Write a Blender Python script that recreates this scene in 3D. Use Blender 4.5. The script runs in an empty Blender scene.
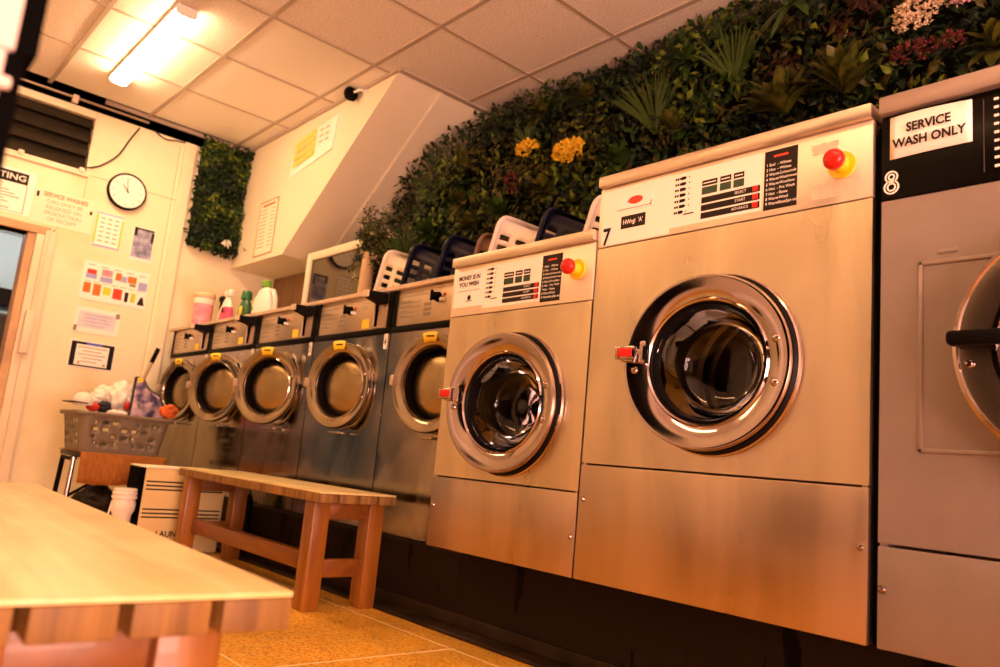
import bpy, bmesh, math, random
from mathutils import Vector, Matrix, noise
random.seed(7)
PI = math.pi
SC = bpy.context.scene
COL = SC.collection
WL = {}          # world location of each object's frame (things without rotation)

# ------------------------------------------------------------------ materials
def _nt(name):
    m = bpy.data.materials.new(name); m.use_nodes = True
    nt = m.node_tree
    return m, nt, nt.nodes['Principled BSDF']

def mat(name, col, rough=0.5, metal=0.0, var=0.0, vscale=6.0, bump=0.0, bscale=60.0, stretch=(1, 1, 1),
        rvar=0.0, spec=0.5, coat=0.0, col2=None, emit=None, estr=0.0, trans=0.0, ior=1.45, detail=4.0, lo=0.35, hi=0.65):
    m, nt, b = _nt(name)
    N, L = nt.nodes, nt.links
    b.inputs['Base Color'].default_value = (*col, 1)
    b.inputs['Roughness'].default_value = rough
    b.inputs['Metallic'].default_value = metal
    b.inputs['Specular IOR Level'].default_value = spec
    b.inputs['Coat Weight'].default_value = coat
    b.inputs['IOR'].default_value = ior
    if trans: b.inputs['Transmission Weight'].default_value = trans
    if emit:
        b.inputs['Emission Color'].default_value = (*emit, 1)
        b.inputs['Emission Strength'].default_value = estr
    if var or col2 or bump or rvar:
        tc = N.new('ShaderNodeTexCoord'); mp = N.new('ShaderNodeMapping')
        mp.inputs['Scale'].default_value = stretch
        L.new(tc.outputs['Object'], mp.inputs['Vector'])
    if var or col2 or rvar:
        n = N.new('ShaderNodeTexNoise'); n.inputs['Scale'].default_value = vscale; n.inputs['Detail'].default_value = detail
        L.new(mp.outputs['Vector'], n.inputs['Vector'])
    if var or col2:
        r = N.new('ShaderNodeValToRGB')
        c2 = col2 or tuple(max(0, c * (1 - var)) for c in col)
        r.color_ramp.elements[0].position = lo; r.color_ramp.elements[1].position = hi
        r.color_ramp.elements[0].color = (*c2, 1); r.color_ramp.elements[1].color = (*col, 1)
        L.new(n.outputs['Fac'], r.inputs['Fac']); L.new(r.outputs['Color'], b.inputs['Base Color'])
    if rvar:
        mr = N.new('ShaderNodeMapRange')
        mr.inputs['To Min'].default_value = max(0.02, rough - rvar); mr.inputs['To Max'].default_value = rough + rvar
        mr.inputs['From Min'].default_value = .3; mr.inputs['From Max'].default_value = .7
        L.new(n.outputs['Fac'], mr.inputs['Value']); L.new(mr.outputs['Result'], b.inputs['Roughness'])
    if bump:
        n2 = N.new('ShaderNodeTexNoise'); n2.inputs['Scale'].default_value = bscale; n2.inputs['Detail'].default_value = 3
        L.new(mp.outputs['Vector'], n2.inputs['Vector'])
        bp = N.new('ShaderNodeBump'); bp.inputs['Strength'].default_value = bump; bp.inputs['Distance'].default_value = .004
        L.new(n2.outputs['Fac'], bp.inputs['Height']); L.new(bp.outputs['Normal'], b.inputs['Normal'])
    return m

def wood(name, c1, c2, rough=.45, axis=0, scale=9.0, coat=.0):
    m, nt, b = _nt(name); N, L = nt.nodes, nt.links
    tc = N.new('ShaderNodeTexCoord'); mp = N.new('ShaderNodeMapping')
    s = [1.0, 1.0, 1.0]; s[axis] = .07; mp.inputs['Scale'].default_value = s
    n = N.new('ShaderNodeTexNoise'); n.inputs['Scale'].default_value = scale * 3; n.inputs['Detail'].default_value = 6; n.inputs['Distortion'].default_value = .6
    n3 = N.new('ShaderNodeTexNoise'); n3.inputs['Scale'].default_value = 5; n3.inputs['Detail'].default_value = 3
    r = N.new('ShaderNodeValToRGB'); r.color_ramp.elements[0].position = .32; r.color_ramp.elements[1].position = .68
    r.color_ramp.elements[0].color = (*c2, 1); r.color_ramp.elements[1].color = (*c1, 1)
    mx = N.new('ShaderNodeMix'); mx.data_type = 'RGBA'; mx.blend_type = 'MULTIPLY'; mx.inputs['Factor'].default_value = .35
    L.new(tc.outputs['Object'], mp.inputs['Vector']); L.new(mp.outputs['Vector'], n.inputs['Vector'])
    L.new(tc.outputs['Object'], n3.inputs['Vector'])
    L.new(n.outputs['Fac'], r.inputs['Fac']); L.new(r.outputs['Color'], mx.inputs['A'])
    mr = N.new('ShaderNodeMapRange'); mr.inputs['From Min'].default_value = .35; mr.inputs['From Max'].default_value = .6; mr.inputs['To Min'].default_value = .55
    L.new(n3.outputs['Fac'], mr.inputs['Value']); L.new(mr.outputs['Result'], mx.inputs['B'])
    L.new(mx.outputs['Result'], b.inputs['Base Color'])
    b.inputs['Roughness'].default_value = rough; b.inputs['Coat Weight'].default_value = coat
    bp = N.new('ShaderNodeBump'); bp.inputs['Strength'].default_value = .12; bp.inputs['Distance'].default_value = .002
    L.new(n.outputs['Fac'], bp.inputs['Height']); L.new(bp.outputs['Normal'], b.inputs['Normal'])
    return m

def steel(name, col, rough, var=.15, stretch=(1, 1, .25), aniso=.0, smudge=.1):
    """stainless sheet: fine vertical brushing plus handling smudges"""
    m, nt, b = _nt(name); N, L = nt.nodes, nt.links
    b.inputs['Metallic'].default_value = 1.0
    tc = N.new('ShaderNodeTexCoord'); mp = N.new('ShaderNodeMapping'); mp.inputs['Scale'].default_value = stretch
    L.new(tc.outputs['Object'], mp.inputs['Vector'])
    n = N.new('ShaderNodeTexNoise'); n.inputs['Scale'].default_value = 5; n.inputs['Detail'].default_value = 5; n.inputs['Distortion'].default_value = .8
    L.new(mp.outputs['Vector'], n.inputs['Vector'])
    r = N.new('ShaderNodeValToRGB'); r.color_ramp.elements[0].position = .3; r.color_ramp.elements[1].position = .6
    r.color_ramp.elements[0].color = (*[c * (1 - var) for c in col], 1); r.color_ramp.elements[1].color = (*col, 1)
    L.new(n.outputs['Fac'], r.inputs['Fac']); L.new(r.outputs['Color'], b.inputs['Base Color'])
    mr = N.new('ShaderNodeMapRange'); mr.inputs['From Min'].default_value = .3; mr.inputs['From Max'].default_value = .7
    mr.inputs['To Min'].default_value = max(.04, rough - smudge); mr.inputs['To Max'].default_value = rough + smudge
    L.new(n.outputs['Fac'], mr.inputs['Value']); L.new(mr.outputs['Result'], b.inputs['Roughness'])
    mp2 = N.new('ShaderNodeMapping'); mp2.inputs['Scale'].default_value = (140, 140, 3)
    L.new(tc.outputs['Object'], mp2.inputs['Vector'])
    n2 = N.new('ShaderNodeTexNoise'); n2.inputs['Scale'].default_value = 1; n2.inputs['Detail'].default_value = 2
    L.new(mp2.outputs['Vector'], n2.inputs['Vector'])
    bp = N.new('ShaderNodeBump'); bp.inputs['Strength'].default_value = .05; bp.inputs['Distance'].default_value = .001
    L.new(n2.outputs['Fac'], bp.inputs['Height']); L.new(bp.outputs['Normal'], b.inputs['Normal'])
    return m

M = {}
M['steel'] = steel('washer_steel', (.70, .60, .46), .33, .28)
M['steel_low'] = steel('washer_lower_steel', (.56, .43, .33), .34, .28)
M['steel_dry'] = steel('dryer_steel', (.38, .335, .295), .20, .45, stretch=(1, 1, .6), smudge=.12)
M['steel_panel'] = steel('panel_steel', (.96, .88, .77), .52, .06)
M['dryer_plate'] = steel('dryer_plate_steel', (.60, .50, .39), .42, .12)
M['steel_lid'] = steel('lid_steel', (.66, .57, .48), .42, .1)
M['grey_body'] = mat('grey_washer_paint', (.30, .25, .24), .42, .55, var=.12, vscale=9, bump=.05, bscale=400)
M['grey_lid'] = mat('grey_washer_lid', (.36, .29, .27), .42, .5, var=.1)
M['chrome'] = mat('chrome', (.43, .36, .35), .09, 1.0, rvar=.05, vscale=7)
M['chrome_dry'] = mat('dryer_chrome', (.38, .325, .26), .15, 1.0, rvar=.06, vscale=6)
M['chrome_dark'] = mat('dark_chrome', (.34, .28, .25), .24, 1.0)
M['rubber'] = mat('black_rubber', (.004, .003, .003), .45, spec=.12)
M['black'] = mat('black_plastic', (.003, .0025, .002), .5, spec=.06)
M['black_gloss'] = mat('black_gloss', (.0025, .002, .002), .25, spec=.10)
M['gap'] = mat('black_gap', (.002, .002, .002), .9, spec=.03)
M['plinth'] = mat('black_plinth_paint', (.0035, .0026, .002), .42, spec=.04, bump=.15, bscale=30, vscale=4, col2=(.016, .010, .006), lo=.62, hi=.40, stretch=(2.5, 1, .5))
M['plinth_trim'] = mat('plinth_trim', (.030, .017, .008), .5, var=.5, vscale=9, spec=.2)
M['drum'] = mat('drum_steel', (.55, .46, .32), .22, 1.0)
M['drum_gold'] = mat('drum_mouth_steel', (.30, .235, .09), .30, 1.0)
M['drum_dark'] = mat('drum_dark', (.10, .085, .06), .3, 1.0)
M['dry_bowl'] = mat('dryer_drum_steel', (.40, .32, .19), .30, 1.0, rvar=.07, vscale=5, var=.35)
def thin_glass(name, tint, refl=1.0):
    m = bpy.data.materials.new(name); m.use_nodes = True; nt = m.node_tree; nt.nodes.clear(); N, L = nt.nodes, nt.links
    o = N.new('ShaderNodeOutputMaterial'); mx = N.new('ShaderNodeMixShader'); fr = N.new('ShaderNodeFresnel'); fr.inputs['IOR'].default_value = 1.5
    t = N.new('ShaderNodeBsdfTransparent'); t.inputs['Color'].default_value = (*tint, 1)
    g = N.new('ShaderNodeBsdfGlossy'); g.inputs['Roughness'].default_value = .03; g.inputs['Color'].default_value = (refl, refl, refl, 1)
    L.new(fr.outputs[0], mx.inputs[0]); L.new(t.outputs[0], mx.inputs[1]); L.new(g.outputs[0], mx.inputs[2]); L.new(mx.outputs[0], o.inputs[0]); return m
M['glass'] = thin_glass('door_glass', (.90, .85, .74), .45)
M['white'] = mat('white_plastic', (.84, .82, .76), .4)
M['paper'] = mat('paper', (.93, .91, .87), .7)
M['paper_cream'] = mat('cream_paper', (.86, .80, .64), .7)
M['plate'] = mat('white_plate', (.92, .89, .82), .45)
M['ink'] = mat('black_ink', (.008, .006, .006), .5, spec=.2)
M['ink_grey'] = mat('grey_ink', (.26, .22, .18), .6)
M['ink_dark'] = mat('dark_brown_ink', (.016, .010, .008), .5, spec=.2)
M['ink_faint'] = mat('faint_ink', (.42, .30, .16), .7)
M['ink_red'] = mat('red_ink', (.72, .05, .025), .5)
M['ink_orange'] = mat('orange_ink', (.70, .17, .02), .6)
M['ink_yellow'] = mat('yellow_ink', (.92, .66, .04), .6)
M['ink_green'] = mat('lime_ink', (.55, .60, .05), .6)
M['ink_violet'] = mat('violet_ink', (.34, .36, .74), .6)
M['ink_white'] = mat('white_ink', (.85, .82, .78), .5)
M['led_green'] = mat('dark_green_display', (.020, .055, .030), .25)
M['red'] = mat('red_plastic', (.52, .012, .006), .30)
M['yellow'] = mat('yellow_plastic', (.78, .52, .01), .38)
M['sticker'] = mat('yellow_sticker', (.92, .66, .03), .5)
M['wall'] = mat('cream_wall_paint', (.86, .80, .59), .6, var=.06, vscale=3, bump=.06, bscale=25)
M['wall_dirty'] = mat('far_wall_paint', (.86, .80, .59), .6, col2=(.76, .62, .36), vscale=2.2, bump=.08, bscale=18, lo=.28, hi=.5)
M['bulk'] = mat('bulkhead_paint', (.82, .75, .58), .5, var=.05, vscale=2)
M['seam'] = mat('wall_seam', (.48, .36, .2), .8)
M['tile'] = mat('smooth_ceiling_tile', (.88, .84, .76), .85, bump=.05, bscale=90)
M['tile_f'] = mat('fissured_ceiling_tile', (.86, .80, .74), .9, col2=(.56, .48, .43), vscale=150, bump=.5, bscale=120, lo=.34, hi=.5, detail=2)
M['tbar'] = mat('ceiling_grid_paint', (.46, .38, .31), .5)
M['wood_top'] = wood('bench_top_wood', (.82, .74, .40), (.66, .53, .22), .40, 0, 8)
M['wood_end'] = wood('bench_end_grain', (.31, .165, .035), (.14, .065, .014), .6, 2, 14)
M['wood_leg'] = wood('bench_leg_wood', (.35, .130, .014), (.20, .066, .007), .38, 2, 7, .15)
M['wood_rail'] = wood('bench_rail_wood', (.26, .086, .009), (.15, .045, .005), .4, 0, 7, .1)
M['brown_panel'] = wood('brown_alcove_board', (.30, .17, .07), (.22, .12, .045), .5, 2, 3)
M['ledge'] = mat('worktop_edge', (.72, .60, .45), .45, var=.2, vscale=5)
M['dgrey'] = mat('dark_grey', (.05, .045, .04), .5)
M['dark_glass'] = mat('louvre_glass', (.028, .022, .016), .12, var=.3)
M['frame_brown'] = mat('door_frame_paint', (.62, .40, .22), .45, var=.25, vscale=5)
M['frame_cream'] = mat('cream_frame_paint', (.80, .72, .56), .5, var=.08)
M['post'] = mat('white_post_paint', (.74, .62, .58), .5)
M['basket_cream'] = mat('cream_basket_plastic', (.86, .80, .64), .4)
M['basket_white'] = mat('white_basket_plastic', (.88, .82, .76), .38)
M['basket_navy'] = mat('navy_basket_plastic', (.004, .006, .024), .34, spec=.3)
M['basket_tan'] = mat('brown_basket_plastic', (.20, .115, .07), .4)
M['basket_grey'] = mat('grey_basket_plastic', (.20, .165, .115), .42)
M['pink'] = mat('pink_label', (.82, .22, .34), .4, col2=(.86, .42, .50), vscale=18)
M['magenta'] = mat('magenta_label', (.80, .08, .20), .4)
M['beige_lid'] = mat('beige_lid', (.80, .62, .36), .45)
M['green_dark'] = mat('green_bottle', (.035, .13, .06), .25)
M['green_cap'] = mat('green_cap', (.02, .16, .045), .35)
M['lime_cap'] = mat('lime_cap', (.16, .42, .03), .4)
M['mirror'] = mat('tinted_mirror', (.105, .082, .055), .04, 1.0)
M['vase'] = mat('pale_vase', (.66, .47, .28), .5, var=.15)
M['cloth_brown'] = mat('brown_ribbed_cloth', (.46, .175, .03), .8, var=.4, vscale=30, bump=.6, bscale=26, stretch=(1, 8, 1))
M['cloth_white'] = mat('white_cloth', (.86, .82, .74), .75, bump=.3, bscale=12)
M['cloth_red'] = mat('red_cloth', (.60, .03, .015), .7, bump=.3, bscale=20)
M['cloth_orange'] = mat('orange_cloth', (.76, .16, .025), .7, var=.4, vscale=9)
M['cloth_navy'] = mat('dark_cloth', (.012, .014, .03), .7)
M['cloth_purple'] = mat('purple_pattern_cloth', (.50, .38, .46), .6, col2=(.045, .03, .11), vscale=16, lo=.42, hi=.60, detail=3)
M['cloth_sand'] = mat('sand_bag_fabric', (.76, .62, .30), .7, var=.14, vscale=3, bump=.15, bscale=40)
M['dark_sack'] = mat('dark_sack', (.022, .016, .010), .55, var=.6, vscale=20)
M['pole'] = mat('mop_pole', (.46, .33, .20), .35)
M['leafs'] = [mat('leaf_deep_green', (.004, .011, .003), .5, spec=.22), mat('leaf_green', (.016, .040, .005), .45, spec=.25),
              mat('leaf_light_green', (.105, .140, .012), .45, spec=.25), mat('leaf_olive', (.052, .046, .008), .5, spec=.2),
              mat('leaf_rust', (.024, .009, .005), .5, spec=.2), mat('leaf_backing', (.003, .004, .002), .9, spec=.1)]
M['fern'] = mat('fern_green', (.040, .080, .012), .42, spec=.25)
M['grass'] = mat('grass_blade', (.038, .070, .012), .4, spec=.25)
M['aglaonema'] = mat('broad_leaf_green', (.100, .094, .012), .42, col2=(.028, .042, .007), vscale=30, spec=.25)
M['y_flower'] = mat('yellow_flower', (.88, .58, .03), .6)
M['w_flower'] = mat('pale_flower', (.72, .56, .38), .6)
M['p_flower'] = mat('pale_pink_flower', (.66, .40, .42), .6)
M['r_flower'] = mat('dusky_red_flower', (.13, .024, .020), .6)
M['residue'] = mat('label_residue', (.70, .57, .42), .7, var=.15, vscale=60)
M['cable'] = mat('black_cable', (.012, .010, .008), .5)
M['galv'] = mat('galvanised_metal', (.45, .38, .30), .4, .8)

def tube_mat(name, col, s):
    m = bpy.data.materials.new(name); m.use_nodes = True; nt = m.node_tree
    nt.nodes.clear(); o = nt.nodes.new('ShaderNodeOutputMaterial'); e = nt.nodes.new('ShaderNodeEmission')
    e.inputs['Color'].default_value = (*col, 1); e.inputs['Strength'].default_value = s
    nt.links.new(e.outputs[0], o.inputs[0]); return m
WARM = (1.0, .61, .31)
M['tube'] = tube_mat('warm_tube', WARM, 88)
M['tube_near'] = tube_mat('warm_tube_near', (1.0, .52, .21), 47)
M['tube_cold'] = tube_mat('cold_tube', (.92, 1.0, 1.0), 20)

def floor_mat():
    m, nt, b = _nt('terrazzo_floor'); N, L = nt.nodes, nt.links
    tc = N.new('ShaderNodeTexCoord')
    v = N.new('ShaderNodeTexVoronoi'); v.inputs['Scale'].default_value = 170
    L.new(tc.outputs['Object'], v.inputs['Vector'])
    r = N.new('ShaderNodeValToRGB'); r.color_ramp.interpolation = 'CONSTANT'
    e = r.color_ramp.elements
    e[0].position = 0; e[0].color = (.80, .40, .030, 1); e[1].position = .30; e[1].color = (.88, .48, .04, 1)
    q = e.new(.62); q.color = (.52, .24, .025, 1)
    q = e.new(.80); q.color = (.88, .60, .14, 1)
    s = N.new('ShaderNodeSeparateColor'); L.new(v.outputs['Color'], s.inputs[0]); L.new(s.outputs[0], r.inputs['Fac'])
    n = N.new('ShaderNodeTexNoise'); n.inputs['Scale'].default_value = 3.5; n.inputs['Detail'].default_value = 5
    L.new(tc.outputs['Object'], n.inputs['Vector'])
    mr = N.new('ShaderNodeMapRange'); mr.inputs['From Min'].default_value = .35; mr.inputs['From Max'].default_value = .65; mr.inputs['To Min'].default_value = .72
    L.new(n.outputs['Fac'], mr.inputs['Value'])
    mx = N.new('ShaderNodeMix'); mx.data_type = 'RGBA'; mx.blend_type = 'MULTIPLY'; mx.inputs['Factor'].default_value = 1
    L.new(r.outputs['Color'], mx.inputs['A']); L.new(mr.outputs['Result'], mx.inputs['B'])
    L.new(mx.outputs['Result'], b.inputs['Base Color'])
    b.inputs['Roughness'].default_value = .38
    return m
M['floor'] = floor_mat()
M['joint'] = mat('floor_joint', (.80, .64, .36), .5)

# ------------------------------------------------------------------ mesh builder
class MB:
    def __init__(self): self.v = []; self.f = []; self.mi = []
    def add(self, vs, fs, m=0):
        b = len(self.v); self.v.extend([tuple(p) for p in vs])
        for f in fs: self.f.append(tuple(i + b for i in f)); self.mi.append(m)
        return self
    def bm_add(self, bm, m=0, mtx=None):
        bm.verts.index_update()
        vs = [(mtx @ v.co if mtx else v.co)[:] for v in bm.verts]
        self.add(vs, [[v.index for v in f.verts] for f in bm.faces], m); bm.free(); return self
    def box(self, x0, x1, y0, y1, z0, z1, m=0, bev=0.0, seg=2, mtx=None):
        bm = bmesh.new(); bmesh.ops.create_cube(bm, size=1)
        for v in bm.verts:
            v.co = ((x0 + x1) / 2 + v.co.x * (x1 - x0), (y0 + y1) / 2 + v.co.y * (y1 - y0), (z0 + z1) / 2 + v.co.z * (z1 - z0))
        if bev > 0:
            bmesh.ops.bevel(bm, geom=list(bm.edges), offset=min(bev, .49 * min(abs(x1 - x0), abs(y1 - y0), abs(z1 - z0))), segments=seg, affect='EDGES', profile=.5)
        return self.bm_add(bm, m, mtx)
    def lathe(self, prof, cx=0, cy=0, cz=0, seg=48, axis='z', m=0, sx=1.0, sy=1.0, closed=False):
        """prof: list of (r, h). axis z: h along z.  axis y: h along y (r in xz)."""
        vs, fs = [], []
        for r, h in prof:
            for k in range(seg):
                a = 2 * PI * k / seg; p, q = r * math.cos(a), r * math.sin(a)
                if axis == 'z': vs.append((cx + p * sx, cy + q * sy, cz + h))
                elif axis == 'y': vs.append((cx + p * sx, cy + h, cz + q * sy))
                else: vs.append((cx + h, cy + p * sx, cz + q * sy))
        n = len(prof); rng = n if closed else n - 1
        for i in range(rng):
            j = (i + 1) % n
            for k in range(seg):
                k2 = (k + 1) % seg
                q = (i * seg + k, i * seg + k2, j * seg + k2, j * seg + k)
                fs.append(q if axis != 'y' else q[::-1])
        if not closed:
            if prof[0][0] > 1e-6: fs.append(tuple(range(seg))[::-1] if axis != 'y' else tuple(range(seg)))
            if prof[-1][0] > 1e-6:
                t = tuple((n - 1) * seg + k for k in range(seg)); fs.append(t if axis != 'y' else t[::-1])
        return self.add(vs, fs, m)
    def shell(self, prof, **k):
        """lathe without end caps"""
        c = dict(k); seg = c.get('seg', 48)
        self.lathe(prof, **c)
        n = (1 if prof[0][0] > 1e-6 else 0) + (1 if prof[-1][0] > 1e-6 else 0)
        for _ in range(n): self.f.pop(); self.mi.pop()
        return self
    def tube(self, pts, r, seg=10, m=0, cap=True):
        pts = [Vector(p) for p in pts]; vs, fs = [], []; n = len(pts)
        rs = r if isinstance(r, (list, tuple)) else [r] * n
        up = None
        for i, p in enumerate(pts):
            t = (pts[min(i + 1, n - 1)] - pts[max(i - 1, 0)]).normalized()
            if up is None: up = t.orthogonal().normalized()
            up = (up - t * up.dot(t)).normalized(); s = t.cross(up)
            for k in range(seg):
                a = 2 * PI * k / seg; vs.append(p + (up * math.cos(a) + s * math.sin(a)) * rs[i])
        for i in range(n - 1):
            for k in range(seg):
                fs.append((i * seg + k, i * seg + (k + 1) % seg, (i + 1) * seg + (k + 1) % seg, (i + 1) * seg + k))
        if cap: fs.append(tuple(range(seg))[::-1]); fs.append(tuple((n - 1) * seg + k for k in range(seg)))
        return self.add(vs, fs, m)
    def prism(self, poly, y0, y1, plane='xz', m=0):
        n = len(poly)
        def P(p, h): return (p[0], h, p[1]) if plane == 'xz' else ((h, p[0], p[1]) if plane == 'yz' else (p[0], p[1], h))
        vs = [P(p, y0) for p in poly] + [P(p, y1) for p in poly]
        fs = [tuple(range(n)), tuple(range(2 * n - 1, n - 1, -1))] + [(i, n + i, n + (i + 1) % n, (i + 1) % n) for i in range(n)]
        return self.add(vs, fs, m)
    def quad(self, pts, m=0): return self.add(pts, [tuple(range(len(pts)))], m)
    def text(self, s, o, xd, yd, size, m=0, align='LEFT', lift=0.0, squash=1.0, bold=0.0):
        cu = bpy.data.curves.new('t', 'FONT'); cu.body = s; cu.size = size; cu.align_x = align; cu.resolution_u = 3
        cu.offset = bold
        t = bpy.data.objects.new('t', cu); COL.objects.link(t)
        dg = bpy.context.evaluated_depsgraph_get(); me = bpy.data.meshes.new_from_object(t.evaluated_get(dg))
        o, xd, yd = Vector(o), Vector(xd), Vector(yd); nn = xd.cross(yd)
        self.add([o + xd * v.co.x * squash + yd * v.co.y + nn * lift for v in me.vertices], [tuple(p.vertices) for p in me.polygons], m)
        bpy.data.objects.remove(t); bpy.data.curves.remove(cu); bpy.data.meshes.remove(me)
        return self

def ob(name, mb, mats, parent=None, base=None, smooth=40, fixn=True, pivot=None):
    off = WL[parent.name] if parent is not None else (Vector(base) if base is not None else Vector((0, 0, 0)))
    if pivot is not None: off = Vector(pivot)
    me = bpy.data.meshes.new(name)
    me.from_pydata([Vector(v) - off for v in mb.v], [], mb.f)
    mats = mats if isinstance(mats, (list, tuple)) else [mats]
    for m_ in mats: me.materials.append(m_)
    if len(mats) > 1: me.polygons.foreach_set('material_index', mb.mi)
    if fixn or smooth:
        bm = bmesh.new(); bm.from_mesh(me)
        if fixn: bmesh.ops.recalc_face_normals(bm, faces=bm.faces)
        if smooth:
            lim = math.radians(smooth)
            for f in bm.faces: f.smooth = True
            for e in bm.edges:
                if len(e.link_faces) == 2 and e.calc_face_angle(0) > lim: e.smooth = False
        bm.to_mesh(me); bm.free()
    o = bpy.data.objects.new(name, me); COL.objects.link(o)
    if parent is not None:
        o.parent = parent
        if pivot is not None: o.location = off - WL[parent.name]
    elif base is not None: o.location = base
    WL[o.name] = off
    return o

def tag(o, label, cat, group=None, kind=None):
    o['label'] = label; o['category'] = cat
    if group: o['group'] = group
    if kind: o['kind'] = kind
    return o

def thing(name, label, cat, loc, group=None):
    o = bpy.data.objects.new(name, None); COL.objects.link(o); o.location = loc; o.empty_display_size = .05
    WL[o.name] = Vector(loc)
    return tag(o, label, cat, group)

def struct(name, mb, mats, parent=None, smooth=0):
    o = ob(name, mb, mats, parent, smooth=smooth); o['kind'] = 'structure'; return o

def copy_tree(o, parent=None):
    c = o.copy(); COL.objects.link(c)
    if parent is not None: c.parent = parent
    for ch in list(o.children): copy_tree(ch, c)
    return c

# ------------------------------------------------------------------ dimensions (metres; camera at x=0, y=0)
CAMZ = .53
CEIL = 2.63
XW, YB, YF, XR = -5.4, 2.86, -1.75, 2.3     # far wall, machine-side wall, opposite wall, shop front
D, E5 = 1.55, 1.745                          # washer fronts, dryer fronts
PL, PL2, YP = .265, .238, 1.70                # plinth heights (washers, dryers), plinth face
X_, Z_ = (1, 0, 0), (0, 0, 1)

# ------------------------------------------------------------------ SETTING
fl = MB().box(XW - 3.3, XR + .1, YF - .1, YB + .1, -.1, 0)
FLOOR = struct('floor', fl, M['floor'])
jm = MB()
for k in range(-8, 4):
    jm.box(-1.82 + k * .9 - .0025, -1.82 + k * .9 + .0025, YF, 1.53, 0, .0008)
for k in range(-3, 2):
    jm.box(XW, XR, .9 + k * .62 - .0025, .9 + k * .62 + .0025, 0, .0008)
j = ob('floor_joints', jm, M['joint'], FLOOR, smooth=0)

# ceiling: lay-in tiles in a metal grid
T = .6; gx0, gy0 = -7.88 * T, 1.322 * T
cm = MB(); bars = MB(); rnd = random.Random(5)
x = gx0 - T
xs = []
i = -1
ia, ib = -1, 12
for i in range(ia, ib):
    xa, xb = max(gx0 + i * T, XW + .012), min(gx0 + (i + 1) * T, XR)
    for jn in range(-5, 4):
        ya, yb = max(gy0 + jn * T, YF), min(gy0 + (jn + 1) * T, YB)
        if xb - xa < .02 or yb - ya < .02: continue
        smooth_t = (i <= 1 and jn >= 0 and not (i == -1 and jn == -1)) and not (i == 1 and jn == 0)
        if i == 0 and jn == 0: smooth_t = True
        if jn < 0 and i > -1: smooth_t = False
        cm.box(xa + .002, xb - .002, ya + .002, yb - .002, CEIL - .003, CEIL + .012, 0 if smooth_t else 1)
CE = struct('ceiling', cm, [M['tile'], M['tile_f']])
for jn in range(-4, 4):
    y = gy0 + jn * T; bars.box(XW + .012, XR, y - .012, y + .012, CEIL - .009, CEIL + .02)
for i in range(ia + 1, ib):
    x = gx0 + i * T; bars.box(x - .009, x + .009, YF, YB, CEIL - .008, CEIL + .02)
bars.box(XW + .01, XW + .03, 1.12, 2.11, CEIL - .02, CEIL + .01)
bars.box(XW, -3.45, 2.09, 2.112, CEIL - .02, CEIL - .002)
ob('ceiling_grid', bars, M['tbar'], CE, smooth=0)
rf = MB().box(XW - .3, XR + .1, YF - .1, YB + .1, CEIL + .05, CEIL + .12)
struct('ceiling_slab', rf, M['gap'])

# far wall with the doorway (y -.35 .. .85) and louvre window (y .56 .. 1.09)
wm = MB(); a, b_ = XW - .12, XW
wt = 2.545
wm.box(a, b_, YF, -.35, 0, wt); wm.box(a, b_, -.35, .85, 1.668, 2.13); wm.box(a, b_, -.35, .56, 2.13, wt)
wm.box(a, b_, .85, 1.09, 0, 2.13); wm.box(a, b_, 1.09, YB, 0, wt); wm.box(a, b_, .56, 1.09, 2.50, wt)
struct('wall_left', wm, M['wall_dirty'])
struct('wall_left_void', MB().box(XW - .34, XW - .30, YF, YB, 2.3, CEIL + .05), M['gap'])
# board seams of the far wall
sm = MB()
for z_ in (2.118,): sm.box(XW - .001, XW + .0012, 1.09, 1.72, z_, z_ + .004)
for y_, z0, z1 in ((1.10, 1.75, 2.11), (1.63, .4, 2.5)): sm.box(XW - .001, XW + .0012, y_, y_ + .003, z0, z1)
s = struct('trim_1', sm, M['seam'])
struct('trim_2', MB().box(XW, XW + .028, 1.655, 1.735, 0, 2.54, 0, .004), M['wall'])
# louvre window
wi = struct('window_1', MB().box(XW - .10, XW + .008, .535, .56, 2.11, 2.53, 0, .003).box(XW - .10, XW + .008, 1.085, 1.105, 2.11, 2.53, 0, .003)
            .box(XW - .10, XW + .02, .535, 1.105, 2.10, 2.135, 0, .003), M['frame_cream'])
lv = MB()
for k in range(4):
    z0 = 2.145 + k * .095
    lv.add([(XW - .02, .56, z0), (XW - .02, 1.085, z0), (XW - .07, 1.085, z0 + .105), (XW - .07, .56, z0 + .105),
            (XW - .014, .56, z0), (XW - .014, 1.085, z0), (XW - .064, 1.085, z0 + .105), (XW - .064, .56, z0 + .105)],
           [(0, 1, 2, 3), (4, 5, 6, 7), (0, 1, 5, 4), (2, 3, 7, 6), (0, 3, 7, 4), (1, 2, 6, 5)])
ob('louvre_blades', lv, M['dark_glass'], wi, smooth=0)
ob('backing', MB().box(XW - .115, XW - .105, .56, 1.085, 2.13, 2.53), M['gap'], wi, smooth=0)
bk = MB()
for y_ in (.72, 1.06): bk.box(XW + .0, XW + .03, y_ - .015, y_ + .015, 2.12, 2.15, 0, .004)
ob('catch', bk, M['frame_cream'], wi)

# doorway frame
dr = struct('door_1', MB().box(XW - .12, XW + .02, -.40, .98, 1.668, 1.72, 0, .004), M['frame_brown'])
struct('door_post', MB().box(XW - .13, XW + .005, .84, .885, 0, 1.668, 0, .004), M['frame_brown'], dr)
struct('door_casing', MB().box(XW - .01, XW + .022, .885, .93, 0, 1.668, 0, .005).box(XW - .01, XW + .03, .93, .99, 0, 1.70, 0, .006)
       .box(XW, XW + .016, .985, 1.002, 0, 1.705, 0, .004), M['frame_cream'], dr)
struct('door_post_far', MB().box(XW - .13, XW + .02, -.40, -.35, 0, 1.668, 0, .004), M['frame_brown'], dr)
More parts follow.
